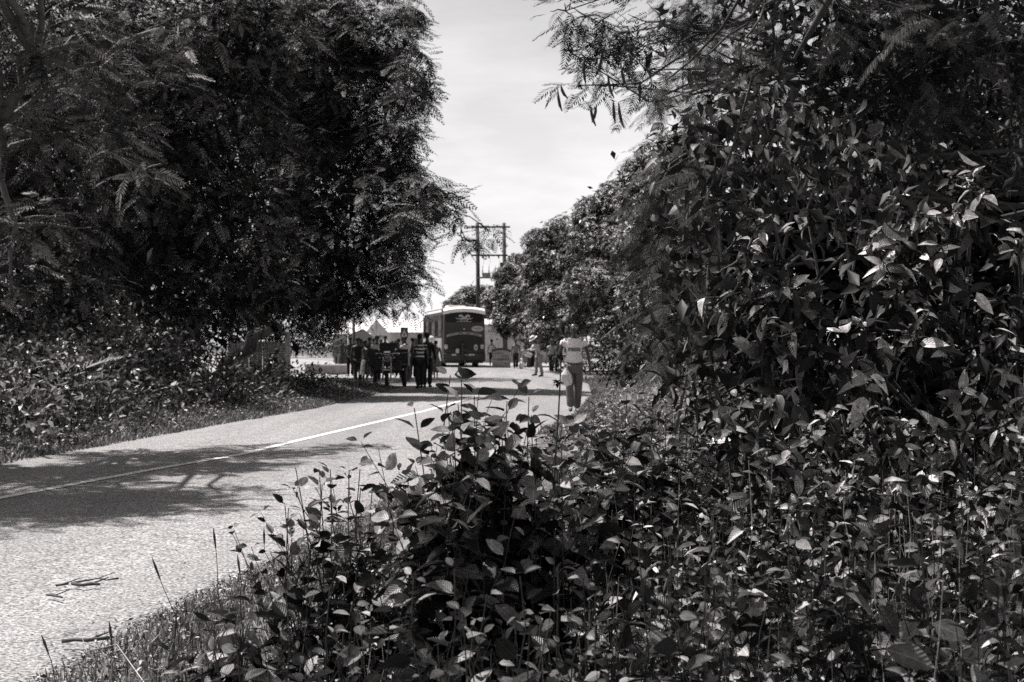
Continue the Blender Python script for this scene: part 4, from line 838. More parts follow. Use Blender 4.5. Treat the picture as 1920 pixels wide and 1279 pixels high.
# ------------------------------------------------------------------ cargo tricycle
def tricycle():
    X, Z = (724 - 960) / F * 45, 45; root = empty('cargo_tricycle', (X, Z, 0), radians(2), 'cargo tricycle facing the camera with chrome fork and wide railed load box', 'tricycle')
    def wheel(name, x, y, r, w):
        wh = MB(); n = 22
        for i in range(n):
            for k in range(8):
                a = 2 * pi * i / n; b = 2 * pi * k / 8; rr = r - w * .5 + w * .5 * cos(b); wh.v.append((x + w * .5 * sin(b), y + rr * cos(a), r + rr * sin(a)))
        for i in range(n):
            for k in range(8): i2 = (i + 1) % n; k2 = (k + 1) % 8; wh.f.append((i * 8 + k, i * 8 + k2, i2 * 8 + k2, i2 * 8 + k))
        o = wh.build(name, M_RUBBER, root, smooth=True); q = MB(); q.tube([(x - .05, y, r), (x + .05, y, r)], .05, 8); q.tube([(x - .02, y, r), (x + .02, y, r)], r * .62, 16); q.build('rim', M_DULLMETAL, o); return o
    wheel('front_wheel', .02, 0, .29, .11); wheel('rear_wheel', -.46, 1.9, .29, .15); wheel('rear_wheel', .50, 1.9, .29, .15)
    for s in (-1, 1):
        MB().tube([(.02 + s * .125, -.02, .26), (.02 + s * .125, .08, .62), (.02 + s * .12, .2, 1.0)], [.028, .024, .022], 8).build('fork_leg', M_FORK, root, smooth=True)
    MB().box((.02, .1, .86), (.34, .06, .05)).build('fork_crown', M_DULLMETAL, root, bevel=.01)
    fe = MB()
    for k in range(9):
        a = radians(25 + k * 15); 
        for x in (-.07, .07): fe.v.append((.02 + x, -.0 - .335 * cos(a), .29 + .335 * sin(a)))
    for k in range(8): fe.f.append((2 * k, 2 * k + 1, 2 * k + 3, 2 * k + 2))
    o = fe.build('mudguard', M_BLACK, root); so = o.modifiers.new('s', 'SOLIDIFY'); so.thickness = .012
    MB().box((.02, -.2, .60), (.2, .012, .05)).build('number_plate', M_WHITE, root)
    hl = MB(); hl.tube([(.02, .12, .98), (.02, -.04, .98), (.02, -.07, .98)], [.08, .12, .115], 18); h = hl.build('headlight', M_BLACK, root, smooth=True)
    MB().ball((.02, -.065, .98), (.105, .03, .105), 18, 8).build('lens', mat_plain('headlight_lens', .2, .12, var=.1), h, smooth=True)
    rim = MB(); rim.tube([(.02 + .115 * cos(a), -.07, .98 + .115 * sin(a)) for a in np.linspace(0, 2 * pi, 21)], .012, 6); rim.build('rim', M_CHROME, h, smooth=True)
    MB().box((.02, .12, 1.16), (.22, .1, .07)).build('instrument_cluster', M_CHROME, root, bevel=.02)
    MB().tube([(-.42, .42, 1.10), (-.26, .25, 1.12), (.02, .22, 1.08), (.30, .25, 1.12), (.46, .42, 1.10)], .016, 8).build('handlebar', M_CHROME, root, smooth=True)
    for s in (-1, 1):
        x = .02 + s * .40; MB().tube([(x, .38, 1.10), (x + s * .1, .46, 1.10)], .022, 8).build('grip', M_RUBBER, root)
        mi = MB().tube([(.02 + s * .16, .2, 1.05), (.02 + s * .2, .18, 1.12), (.02 + s * .26, .16, 1.22)], .009, 6).build('mirror', M_CHROME, root); MB().ball((.02 + s * .27, .15, 1.24), (.035, .012, .05), 10, 6).build('glass', M_CHROME, mi, smooth=True)
        MB().ball((.02 + s * .22, .05, .98), (.035, .04, .03), 8, 5).build('indicator', M_LAMP, root, smooth=True)
        bx_ = MB().box((.02 + s * .33, .62, .72), (.2, .03, .34)).build('leg_shield', M_BLACK, root, bevel=.02)
    MB().box((.02, .65, .58), (.18, 1.0, .12)).box((.02, .55, .80), (.22, .5, .18)).build('frame', M_BLACK, root, bevel=.02)
    MB().box((.02, .98, .97), (.36, .5, .1)).build('saddle', M_BLACK, root, bevel=.03)
    MB().box((.02, 1.32, 1.28), (.62, .08, .36)).build('backrest', M_BLACK, root, bevel=.04)
    lb = MB(); lb.box((.0, 1.40, 1.0), (1.28, .05, .50)); lb.box((0, 2.1, .72), (1.28, 1.4, .05))
    for s in (-1, 1): lb.box((s * .62, 2.1, .95), (.04, 1.4, .42))
    lb.box((0, 2.8, .95), (1.28, .04, .42)); lb.build('load_box', M_BLACK, root)
    for z in (.80, .86, .94, 1.02, 1.12):
        MB().tube([(-.62, 1.35, z), (.62, 1.35, z)], .013, 6).build('rail', mat_plain('painted_rail', .10, .35, var=.3), root)
    MB().box((0, 1.9, .50), (1.0, .1, .1)).build('rear_axle', M_BLACK, root)
    for s in (-1, 1): MB().box((s * .47, 1.72, .66), (.22, .04, .1)).build('mudguard', M_BLACK, root)
tricycle()

# ------------------------------------------------------------------ power poles with transformer
def hframe():
    Z = 106; k = Z / F; X0 = (895 - 960) * k; X1 = (945 - 960) * k; root = empty('power_poles', (X0, Z, 0), 0, 'twin dark timber poles joined by crossbars, carrying a transformer platform', 'power pole')
    def z(py): return CAMZ + (HORIZ - py) * k
    w = X1 - X0
    MB().tube([(.12, 0, -.2), (0, 0, z(418))], [.2, .13], 10).build('pole', M_POLE, root, smooth=True)
    MB().tube([(w + .1, 0, -.2), (w, 0, z(418))], [.2, .13], 10).build('pole', M_POLE, root, smooth=True)
    for py, ex in ((426, .45), (479, .42)): MB().box((w / 2, -.16, z(py)), (w + 2 * ex, .12, .12)).build('crossbar', M_POLE, root)
    MB().box((w / 2 + .05, -.2, z(521)), (w + .2, .5, .1)).build('platform', M_DULLMETAL, root)
    tr_ = MB().tube([(w * .35, -.2, z(521) + .05), (w * .35, -.2, z(521) + .35)], .3, 14).build('transformer', M_DULLMETAL, root)
    for i, px in enumerate((905, 917, 935)):
        x = (px - 895) * k; t = MB(); zz = z(519); t.tube([(x, -.3, zz), (x, -.3, zz + .75)], .025, 6)
        for j in range(3): t.tube([(x, -.3, zz + .15 + .12 * j), (x, -.3, zz + .19 + .12 * j)], .075, 8)
        t.build('insulator', M_POLE, root)
        MB().tube([(x, -.3, zz + .75), (x + .1, -.2, (zz + .75 + z(479)) / 2), (x, -.16, z(479))], .008, 4).build('dropper_wire', M_POLE, root)
        MB().tube([(x, -.2, z(479) - .05), (x, -.2, z(479) - .22)], .06, 8).build('insulator', M_POLE, root)
    MB().box((w - .15, -.25, z(497)), (.3, .25, .35)).build('switch_box', M_POLE, root, bevel=.02)
    for i, (sx, sz) in enumerate(((-.2, 426), (.3, 426), (1.9, 426))):
        a_ = Vector((X0 + sx, Z, z(sz) + .1)); b_ = Vector((-60, 60 + i * 3, 8.5)); pts = [a_.lerp(b_, t) - Vector((0, 0, 1.6 * 4 * t * (1 - t))) for t in np.linspace(0, 1, 14)]
        q = MB().tube(pts, .009, 4).build('power_line', M_BLACK); tag(q, ['thin sagging wire from the twin poles, outermost strand', 'thin sagging wire from the twin poles, middle strand', 'thin sagging wire from the twin poles, strand from the far pole'][i], 'wire', 'wires from the twin poles')
hframe()

# ------------------------------------------------------------------ houses, hut, walls, fence
def house(name, label, X, Y, rz, L, W, eave, ridge, wallm, roofm, ov=.5, windows=()):
    root = empty(name, (X, Y, 0), rz, label, 'house'); m = MB()
    m.box((L / 2, 0, eave / 2), (L, W, eave)); 
    for x in (0.001, L - .001): m.poly([(x, -W / 2, eave), (x, W / 2, eave), (x, 0, ridge)])
    m.build('wall', wallm, root)
    r = MB(); sl = (ridge - eave) / (W / 2); yo = W / 2 + ov
    for s in (-1, 1):
        a = [(-ov, 0, ridge + .06), (L + ov, 0, ridge + .06), (L + ov, s * yo, ridge + .06 - sl * yo), (-ov, s * yo, ridge + .06 - sl * yo)]
        nseg = int(L * 4)
        for k in range(nseg):                    # shallow corrugation
            t0, t1 = k / nseg, (k + 1) / nseg; x0 = -ov + (L + 2 * ov) * t0; x1 = -ov + (L + 2 * ov) * t1; d = .02 * (k % 2)
            r.poly([(x0, 0, ridge + .06 + d), (x1, 0, ridge + .06 + .02 - d), (x1, s * yo, ridge + .08 - d - sl * yo), (x0, s * yo, ridge + .06 + d - sl * yo)])
    o = r.build('roof', roofm, root); so = o.modifiers.new('s', 'SOLIDIFY'); so.thickness = .04
    for x, z, w, h in windows: 
        f = MB().box((x, -W / 2 - .03, z), (w, .06, h)).build('window', M_WOOD, root); MB().box((x, -W / 2 - .065, z), (w * .85, .02, h * .85)).build('pane', M_GLASS, f)
    f = MB().box((-.02, 0, eave * .45), (.06, .9, eave * .8)).build('door', M_WOOD, root)
    return root
house('bungalow', 'low pale bungalow with bright metal roof standing behind the crowd', -12.9, 140, radians(27), 9.5, 5.2, 2.7, 3.8, M_PALE, M_ROOF, windows=((3, 1.5, 1.2, 1), (6.5, 1.5, 1.2, 1)))
house('bungalow', 'white roofed bungalow farther back, above the dark hut', -19.6, 156, radians(6), 5.0, 6, 2.6, 3.7, M_PALE, M_ROOF, windows=((2.5, 1.4, 1.2, 1),))
house('bungalow', 'grey walled building half hidden to the right of the coach', -2.6, 112, radians(-4), 6.5, 5, 2.9, 3.3, M_PALE, M_ROOF, ov=.3, windows=((4.2, 1.5, .9, 1),))
def hut():
    root = empty('thatched_hut', (-11.9, 110, 0), radians(12), 'small dark hut with pointed thatched roof left of the tricycle', 'hut')
    m = MB(); b = [(-2.2, -1.6, 1.55), (1.5, -1.6, 1.55), (1.5, 1.6, 1.55), (-2.2, 1.6, 1.55)]; ap = (.4, 0, 2.62)
    for i in range(4): m.poly([b[i], b[(i + 1) % 4], ap])
    m.poly(b[::-1]); m.build('roof', M_DARKROOF, root)
    MB().box((-.3, 0, .75), (3.0, 2.6, 1.55)).build('wall', M_POLE, root); MB().box((-.3, -1.32, .7), (.8, .06, 1.3)).build('door', M_BLACK, root)
hut()
def post(label, px, Z, z1, r, mat, name='wooden_post', cap=False):
    m = MB().tube([(0, 0, -.1), (.01, 0, z1 * .5), (0, 0, z1)], [r, r * .92, r * .85], 8)
    if cap:
        root = empty(name, ((px - 960) / F * Z, Z, 0), 0, label, 'post'); m.build('shaft', mat, root, smooth=True); MB().box((-.07, 0, z1 + .03), (.30, .16, .07)).build('cap', mat, root, bevel=.02)
    else:
        o = m.build(name, mat, smooth=True); o.location = ((px - 960) / F * Z, Z, 0); tag(o, label, 'post')
post('pale concrete post with a small cap at the end of the bamboo fence', 540, 49, 1.78, .085, M_PALE, 'concrete_post', True)
post('thin pale post beside the dark hut', 653, 74, 2.3, .05, M_PALE)
post('dark post rising above the heads right of the thin pale post', 663, 76, 2.9, .09, M_POLE)
def fence():
    A = Vector(((425 - 960) / F * 50, 50.5, 0)); Bv = Vector(((536 - 960) / F * 49.3, 49.3, 0)); d = (Bv - A); L = d.length; root = empty('bamboo_fence', A, math.atan2(d.y, d.x), 'upright bamboo screen fence with two thin cross rails', 'fence'); rr = random.Random(5); m = MB(); x = 0
    while x < L:
        r = rr.uniform(.014, .03); h = 1.48 + rr.uniform(-.06, .06); q = rr.uniform(-.02, .02); m.tube([(x, rr.uniform(-.01, .01), 0), (x + q, 0, h)], [r, r * .9], 6); x += r * 1.9
    m.build('bamboo_screen', mat_plain('bamboo', .34, .7, var=.5, scale=14), root)
    for z in (1.12, .45): MB().tube([(0, -.05, z), (L, -.05, z)], .02, 6).build('rail', M_PALE, root)
fence()
def wall_low():
    x0, y0 = (568 - 960) / F * 66, 66; root = empty('low_wall', (x0, y0, 0), radians(-3), 'low block wall with bright coping in the gap right of the fence', 'wall')
    MB().box((.6, .6, .22), (1.2, .25, .44)).box((1.45, 0, .22), (1.15, .25, .42)).build('masonry', M_CONC, root); MB().box((.6, .6, .47), (1.3, .34, .07)).box((1.45, 0, .455), (1.25, .34, .07)).build('coping', M_WHITE, root, bevel=.01)
wall_low()

# ------------------------------------------------------------------ signs
def warn_sign():
    Z = 81; k = Z / F; X = (975 - 960) * k; root = empty('warning_sign', (X, Z, 0), radians(3), 'triangular road warning sign with dark border on a post, beneath the trees', 'sign')
    zb = CAMZ + (HORIZ - 638) * k; zt = CAMZ + (HORIZ - 622) * k; hw = .42
    MB().tube([(0, .04, 0), (0, .04, zb + .3)], .035, 8).build('post', M_DULLMETAL, root)
    p = MB().prism([(-hw, zb), (hw, zb), (.03, zt + .04), (-.03, zt + .04)], -.012, .012).build('plate', M_INK, root)
    MB().prism([(-hw * .72, zb + .07), (hw * .72, zb + .07), (0, zt - .07)], -.018, -.013).build('face', mat_plain('sign_face', .42, .5), p)
    g = MB(); g.ball((.0, -.022, zb + .33), (.028, .005, .028), 8, 4); g.prism([(-.05, zb + .09), (-.01, zb + .09), (.0, zb + .17), (.03, zb + .09), (.06, zb + .09), (.035, zb + .3), (-.03, zb + .3)], -.022, -.019); g.build('symbol', M_INK, p)
warn_sign()
def crossing_sign():
    Z = 88; k = Z / F; X = (758 - 960) * k; root = empty('crossing_sign', (X, Z, 0), 0, 'rectangular pedestrian sign with white triangle above the crowd', 'sign'); zb = CAMZ + (HORIZ - 633) * k; zt = CAMZ + (HORIZ - 614) * k; hw = .23
    MB().tube([(0, .04, 0), (0, .04, zb + .2)], .03, 8).build('post', M_DULLMETAL, root)
    p = MB().prism([(-hw, zb), (hw, zb), (hw, zt), (-hw, zt)], -.012, .012).build('plate', M_INK, root)
    MB().prism([(-.19, zb + .05), (.19, zb + .05), (0, zb + .50)], -.018, -.013).build('triangle', M_PALE, p)
    g = MB(); g.ball((0, -.022, zb + .30), (.028, .005, .03), 8, 4); g.prism([(-.07, zb + .08), (-.03, zb + .08), (0, zb + .15), (.04, zb + .08), (.08, zb + .08), (.03, zb + .27), (-.03, zb + .27)], -.022, -.019); g.build('figure', M_INK, p)
    MB().box((-.1, -.02, zb + .02), (.1, .01, .07)).box((.1, -.02, zb + .02), (.14, .01, .07)).build('panel', M_INK, p)
crossing_sign()
def board_sign():
    Z = 84.5; k = Z / F; X = (940 - 960) * k; root = empty('painted_signboard', (X, Z, 0), radians(-5), 'painted signboard with arched dark top and rows of letters standing on the ground', 'sign')
    hw = .54; arc = [(x, 1.05 + .12 * (1 - (x / hw) ** 2)) for x in np.linspace(-hw, hw, 9)]
    MB().prism([(-hw, .02), (hw, .02)] + arc[::-1], -.03, .03).build('board', M_BOARD, root)
    arc2 = [(x, .95 + .12 * (1 - (x / hw) ** 2)) for x in np.linspace(-hw - .03, hw + .03, 9)]; MB().prism(arc2 + [(x, z + .14) for x, z in arc2[::-1]], -.045, .045).build('top_band', M_INK, root)
    r = random.Random(8); m = MB()
    def row(z, x0, x1, h, step):
        x = x0
        while x < x1:
            w = step * r.uniform(.55, .75); m.box((x, -.034, z), (w * .3, .006, h)); m.box((x + w * .35, -.034, z + h * .4 * r.choice([-1, 0, 1])), (w * .7, .006, h * .22)); 
            if r.random() < .7: m.box((x + w * .7, -.034, z), (w * .26, .006, h))
            x += step
    row(.88, -.38, .2, .06, .06); row(.72, .02, .42, .13, .10); row(.52, -.22, .42, .13, .10); row(.50, -.42, -.25, .06, .05); m.box((.28, -.034, .27), (.16, .006, .05)); m.build('lettering', M_INK, root)
board_sign()

# ------------------------------------------------------------------ people
def skin_mesh(name, verts, edges, radii, mat, parent, root_i=0, sub=1):
    me = bpy.data.meshes.new(name); me.from_pydata([tuple(v) for v in verts], edges, []); me.update(); o = link(name, me, mat, parent)
    sk = o.modifiers.new('skin', 'SKIN'); sk.use_smooth_shade = True; sk.branch_smoothing = .5
    lay = me.skin_vertices[0] if me.skin_vertices else None
    if lay is None:
        bpy.context.view_layer.objects.active = o; bpy.ops.object.modifier_remove(modifier='skin'); bpy.ops.object.modifier_add(type='SKIN'); sk = o.modifiers[-1]; sk.use_smooth_shade = True; lay = me.skin_vertices[0]
    for i, r in enumerate(radii):
        lay.data[i].radius = (r, r) if not isinstance(r, tuple) else r; lay.data[i].use_root = (i == root_i)
    sb = o.modifiers.new('sub', 'SUBSURF'); sb.levels = sub; sb.render_levels = sub
    return o
def person(label, X, Z, h, rz, top, bottom='trousers', bm=None, sleeve='short', lean=0., turn=0., head_down=0., aL=None, aR=None, stride=.06, hat=None, shoes=None, seated=False, hair=True, group=None, hands=True, fat=1., detail=False, bare=False):
    root = empty('person', (X, Z, .03 if True else 0), rz, label, 'person', group); s = h / 1.75; root.scale = (s, s, s)
    V = {}; 
    def up(p):               # torso lean about the pelvis
        x, y, z = p; dy = y; dz = z - .94; return Vector((x, dy * cos(lean) - dz * sin(lean), .94 + dy * sin(lean) + dz * cos(lean)))
    def hd(p):
        x, y, z = p; q = Vector((x, y, z - 1.50)); c, s_ = cos(head_down), sin(head_down); return up((q.x, q.y * c - q.z * s_, 1.50 + q.y * s_ + q.z * c))
    V['pel'] = Vector((0, 0, .94)); V['wai'] = up((0, 0, 1.08)); V['che'] = up((0, 0, 1.28)); V['uch'] = up((0, .01, 1.40)); V['nb'] = up((0, .015, 1.47)); V['nk'] = hd((0, .0, 1.53))
    V['jaw'] = hd((0, -.02, 1.585)); V['fac'] = hd((0, -.015, 1.64)); V['sku'] = hd((0, .005, 1.69)); V['top'] = hd((0, .01, 1.735))
    R = {'pel': (.15 * fat, .115 * fat), 'wai': (.135 * fat, .105 * fat), 'che': (.15 * fat, .11 * fat), 'uch': (.13, .09), 'nb': .06, 'nk': .052, 'jaw': .062, 'fac': .077, 'sku': .082, 'top': .055}
    E = [('pel', 'wai'), ('wai', 'che'), ('che', 'uch'), ('uch', 'nb'), ('nb', 'nk'), ('nk', 'jaw'), ('jaw', 'fac'), ('fac', 'sku'), ('sku', 'top')]
    V['nos'] = hd((0, -.105, 1.635)); R['nos'] = .014; E.append(('fac', 'nos'))
    for sd, k in (('L', 1), ('R', -1)):
        V['ear' + sd] = hd((k * .083, .01, 1.645)); R['ear' + sd] = .018; E.append(('fac', 'ear' + sd))
        arm = aL if sd == 'L' else aR; sh = up((k * .185, .01, 1.415)); V['sh' + sd] = sh; R['sh' + sd] = .058
        if arm is None: arm = ((k * .06, .03, -.28), (k * .03, -.06, -.25))
        el = sh + Vector(arm[0]); wr = el + Vector(arm[1]); V['el' + sd] = el; V['wr' + sd] = wr; R['el' + sd] = .040; R['wr' + sd] = .026; V['um' + sd] = sh.lerp(el, .5); R['um' + sd] = .048; V['fm' + sd] = el.lerp(wr, .35); R['fm' + sd] = .038
        E += [('uch', 'sh' + sd), ('sh' + sd, 'um' + sd), ('um' + sd, 'el' + sd), ('el' + sd, 'fm' + sd), ('fm' + sd, 'wr' + sd)]
        d = (wr - el).normalized(); pm = wr + d * .07; V['pm' + sd] = pm; R['pm' + sd] = (.036, .02); E.append(('wr' + sd, 'pm' + sd))
        if hands:
            u = Vector((0, 1, 0)) - d * d.y; u = u.normalized() if u.length > .2 else Vector((1, 0, 0)); nrm = d.cross(u)
            for f in range(4):
                off = (f - 1.5) * .021; ln = (.068, .082, .076, .058)[f]; prev = 'pm' + sd
                for j in range(3):
                    t = (j + .6) / 3; cu = nrm * (-k) * .018 * (j * j) * .5; kk = 'f%s%d%d' % (sd, f, j); V[kk] = pm + d * (.02 + ln * t) + u * off * (1 + .1 * j) + cu; R[kk] = (.0095, .0085, .007)[j]; E.append((prev, kk)); prev = kk
            kk = 't' + sd; V[kk + '0'] = wr + d * .035 - u * .036; R[kk + '0'] = .012; V[kk + '1'] = wr + d * .075 - u * .055; R[kk + '1'] = .0095; E += [('wr' + sd, kk + '0'), (kk + '0', kk + '1')]
        f = -k if True else k; st = stride * f; lift = max(0, st) * .3
        if seated: kn = Vector((k * .14, -.42, .50)); an = Vector((k * .13, -.38, .08)); hp = Vector((k * .09, 0, .48))
        else: hp = Vector((k * .088, 0, .88)); kn = Vector((k * .09, -st * .55 - .02, .49)); an = Vector((k * .07, -st + (.02), .075 + lift))
        V['hp' + sd] = hp; V['th' + sd] = hp.lerp(kn, .5); V['kn' + sd] = kn; V['ca' + sd] = kn.lerp(an, .35) + Vector((0, .012, 0)); V['an' + sd] = an; V['to' + sd] = an + Vector((k * .02, -.13, -.035)); V['tp' + sd] = an + Vector((k * .025, -.19, -.045)); V['he' + sd] = an + Vector((0, .045, -.035))
        for a_, r_ in (('hp', .085), ('th', .078), ('kn', .052), ('ca', .052), ('an', .034), ('to', .032), ('tp', .022), ('he', .030)): R[a_ + sd] = r_
        E += [('pel', 'hp' + sd), ('hp' + sd, 'th' + sd), ('th' + sd, 'kn' + sd), ('kn' + sd, 'ca' + sd), ('ca' + sd, 'an' + sd), ('an' + sd, 'to' + sd), ('to' + sd, 'tp' + sd), ('an' + sd, 'he' + sd)]
    def grow(name, keys, mat, add, over={}, sub=1, rootk=None, parent=root):
        ks = [k for k in V if k in keys]; ix = {k: i for i, k in enumerate(ks)}; rd = []
        for k in ks:
            r = over.get(k, R[k]); rd.append(tuple(a + add for a in r) if isinstance(r, tuple) else (r + add, r + add))
        return skin_mesh(name, [V[k] for k in ks], [(ix[a], ix[b]) for a, b in E if a in ix and b in ix], rd, mat, parent, ix.get(rootk, 0), sub)
    grow('body', set(V), M_SKIN, 0, sub=2 if detail else 1, rootk='pel')
    if not bare:
        tk = {'pel', 'wai', 'che', 'uch', 'shL', 'shR', 'umL', 'umR', 'nb'}
        if sleeve == 'long': tk |= {'elL', 'elR', 'fmL', 'fmR', 'wrL', 'wrR'}
        if sleeve == 'none': tk -= {'umL', 'umR'}
        ov = {'nb': .052, 'pel': ((.19 if detail else .165) * fat, .14 * fat), 'wai': ((.16 if detail else .135) * fat, .12 * fat), 'umL': .078 if detail else .062, 'umR': .078 if detail else .062}
        grow('shirt', tk, top, .018 if sleeve != 'long' else .014, ov, 2 if detail else 1, 'che')
    if bottom in ('trousers', 'shorts'):
        bk = {'pel', 'hpL', 'hpR', 'thL', 'thR', 'knL', 'knR'} | ({'caL', 'caR', 'anL', 'anR'} if bottom == 'trousers' else set())
        grow(bottom, bk, bm, .016, {'anL': .066, 'anR': .066, 'caL': .068, 'caR': .068, 'knL': .07, 'knR': .07, 'thL': .088, 'thR': .088, 'pel': (.14 * fat, .11 * fat)}, 2 if detail else 1, 'pel')
    else:                                    # skirt / dress: flared tube with folds
        z1 = .42 if bottom == 'skirt' else .30; m = MB(); n = 20; rows = [(1.02, .15, .12), (.92, .185, .155), (.75, .21, .18), (.55, .235, .205), (z1, .26, .23)]
        for j, (z, rx, ry) in enumerate(rows):
            for k in range(n): a_ = 2 * pi * k / n; w = 1 + .06 * j / 4 * sin(a_ * 5); m.v.append((rx * w * cos(a_), ry * w * sin(a_), z))
        for j in range(len(rows) - 1):
            for k in range(n): k2 = (k + 1) % n; m.f.append((j * n + k, j * n + k2, (j + 1) * n + k2, (j + 1) * n + k))
        m.build('skirt', bm, root, smooth=True)
    if shoes is not None:
        for sd in 'LR': grow('shoe', {'an' + sd, 'to' + sd, 'tp' + sd, 'he' + sd}, shoes, .012, {}, 1, 'an' + sd)
    sku = V['sku']; d_up = (V['top'] - V['sku']).normalized()
    if hair:
        m = MB().ball((0, 0, 0), (.092, .098, .078), 14, 8); o = m.build('hair', M_HAIR, root, smooth=True); o.location = sku + Vector((0, .016, .022)) ; o.rotation_euler = (lean + head_down, 0, 0)
    if detail:
        for k in (-1, 1):
            e = MB().ball((0, 0, 0), .0115, 8, 6).build('eye', M_LAMP, root, smooth=True); e.location = hd((k * .033, -.083, 1.652))
            e2 = MB().ball((0, 0, 0), (.016, .008, .006), 8, 5).build('eyebrow', M_HAIR, root, smooth=True); e2.location = hd((k * .033, -.09, 1.675))
        e = MB().ball((0, 0, 0), (.026, .010, .008), 10, 5).build('mouth', M_HAIR, root, smooth=True); e.location = hd((0, -.082, 1.592))
    if hat:
        hm = hat; o = MB(); prof = [(.19, -.025), (.185, -.012), (.115, .0), (.108, .04), (.095, .10), (.05, .115), (0.001, .112)] if hat[0] == 'brim' else [(.098, -.01), (.102, .03), (.085, .075), (.04, .098), (.001, .1)]
        n = 20
        for r_, z in prof:
            for k in range(n): a_ = 2 * pi * k / n; o.v.append((r_ * cos(a_), r_ * sin(a_) * 1.1, z))
        for j in range(len(prof) - 1):
            for k in range(n): k2 = (k + 1) % n; o.f.append((j * n + k, j * n + k2, (j + 1) * n + k2, (j + 1) * n + k))
        if hat[0] == 'cap': o.prism([(-.07, -.09), (-.05, -.17), (0, -.19), (.05, -.17), (.07, -.09)], .0, .012, axes='xy')
        q = o.build('hat', hat[1], root, smooth=True); q.location = sku + d_up * .03 + Vector((0, .012, 0)); q.rotation_euler = (lean + head_down, 0, 0)
        if hat[0] == 'brim':
            b_ = MB(); b_.tube([(.112 * cos(a_), .122 * sin(a_), .02) for a_ in np.linspace(0, 2 * pi, 19)], .014, 5, cap=False); b_.build('band', M_INK, q, smooth=True)
    return root

def mat_print_shirt():
    m, nt, b = newmat('printed_tshirt'); tc = N(nt, 'ShaderNodeTexCoord'); sx = N(nt, 'ShaderNodeSeparateXYZ'); nt.links.new(tc.outputs['Object'], sx.inputs[0])
    def M_(op, a, c=None, v=None):
        n = N(nt, 'ShaderNodeMath', operation=op); 
        for i, q in enumerate((a, c)):
            if q is None: continue
            if isinstance(q, (int, float)): n.inputs[i].default_value = q
            else: nt.links.new(q, n.inputs[i])
        return n.outputs[0]
    x, y, z = sx.outputs; front = M_('LESS_THAN', y, -.02)
    band = M_('MULTIPLY', M_('LESS_THAN', M_('ABSOLUTE', M_('SUBTRACT', z, 1.235)), .038), M_('LESS_THAN', M_('ABSOLUTE', M_('SUBTRACT', x, .0)), .125))
    nz = N(nt, 'ShaderNodeTexNoise'); mp = N(nt, 'ShaderNodeMapping'); mp.inputs['Scale'].default_value = (30, 1, 45); nt.links.new(tc.outputs['Object'], mp.inputs[0]); nt.links.new(mp.outputs[0], nz.inputs['Vector']); nz.inputs['Scale'].default_value = 1.0
    word = M_('MULTIPLY', band, M_('GREATER_THAN', nz.outputs[0], .36))
    dx = M_('POWER', M_('ADD', x, .095), 2); dz = M_('POWER', M_('SUBTRACT', z, 1.335), 2); rr_ = M_('ADD', dx, dz)
    disc = M_('LESS_THAN', rr_, .052 ** 2); dot = M_('LESS_THAN', rr_, .013 ** 2)
    v1 = M_('SUBTRACT', .74, M_('MULTIPLY', M_('MULTIPLY', word, front), .58)); v2 = M_('ADD', v1, M_('MULTIPLY', M_('MULTIPLY', disc, front), .1)); v3 = M_('SUBTRACT', v2, M_('MULTIPLY', M_('MULTIPLY', dot, front), .6))
    s = N(nt, 'ShaderNodeVectorMath', operation='SCALE'); s.inputs[0].default_value = TINT; nt.links.new(v3, s.inputs['Scale']); nt.links.new(s.outputs[0], b.inputs['Base Color']); b.inputs['Roughness'].default_value = .85
    n2 = N(nt, 'ShaderNodeTexNoise'); n2.inputs['Scale'].default_value = 6; nt.links.new(tc.outputs['Object'], n2.inputs['Vector']); bp = N(nt, 'ShaderNodeBump'); bp.inputs['Strength'].default_value = .5; bp.inputs['Distance'].default_value = .06; nt.links.new(n2.outputs[0], bp.inputs['Height']); nt.links.new(bp.outputs[0], b.inputs['Normal'])
    return m
def mat_stripes(a, c, step=.085):
    m, nt, b = newmat('striped_cloth'); tc = N(nt, 'ShaderNodeTexCoord'); sx = N(nt, 'ShaderNodeSeparateXYZ'); nt.links.new(tc.outputs['Object'], sx.inputs[0])
    q = N(nt, 'ShaderNodeMath', operation='MODULO'); nt.links.new(sx.outputs['Z'], q.inputs[0]); q.inputs[1].default_value = step; g = N(nt, 'ShaderNodeMath', operation='GREATER_THAN'); nt.links.new(q.outputs[0], g.inputs[0]); g.inputs[1].default_value = step * .55
    r = N(nt, 'ShaderNodeMapRange'); nt.links.new(g.outputs[0], r.inputs[0]); r.inputs[3].default_value = a; r.inputs[4].default_value = c
    s = N(nt, 'ShaderNodeVectorMath', operation='SCALE'); s.inputs[0].default_value = TINT; nt.links.new(r.outputs[0], s.inputs['Scale']); nt.links.new(s.outputs[0], b.inputs['Base Color']); b.inputs['Roughness'].default_value = .85
    return m
C_W = cloth('white_cloth', .65, .1); C_L = cloth('light_cloth', .42); C_M = cloth('mid_cloth', .16); C_D = cloth('dark_cloth', .035); C_K = cloth('black_cloth', .012); C_P = mat_plain('patterned_cloth', .14, .85, var=.9, scale=16); C_G = cloth('grey_trousers', .12); C_LG = cloth('light_grey_trousers', .24)
def pl(px, fy): X, Z = G(px, fy); return X, Z
R90 = radians(90)
X, Z = pl(1076, 777)
person('man in a printed white T-shirt walking towards the camera along the road edge', X, Z, 1.80, radians(4), mat_print_shirt(), 'trousers', C_G, stride=.10, shoes=cloth('trainer', .12, .7), hair=False, fat=1.08, detail=True, aL=((.10, .05, -.26), (.03, -.05, -.25)), aR=((-.10, .0, -.26), (.0, -.14, -.22)))
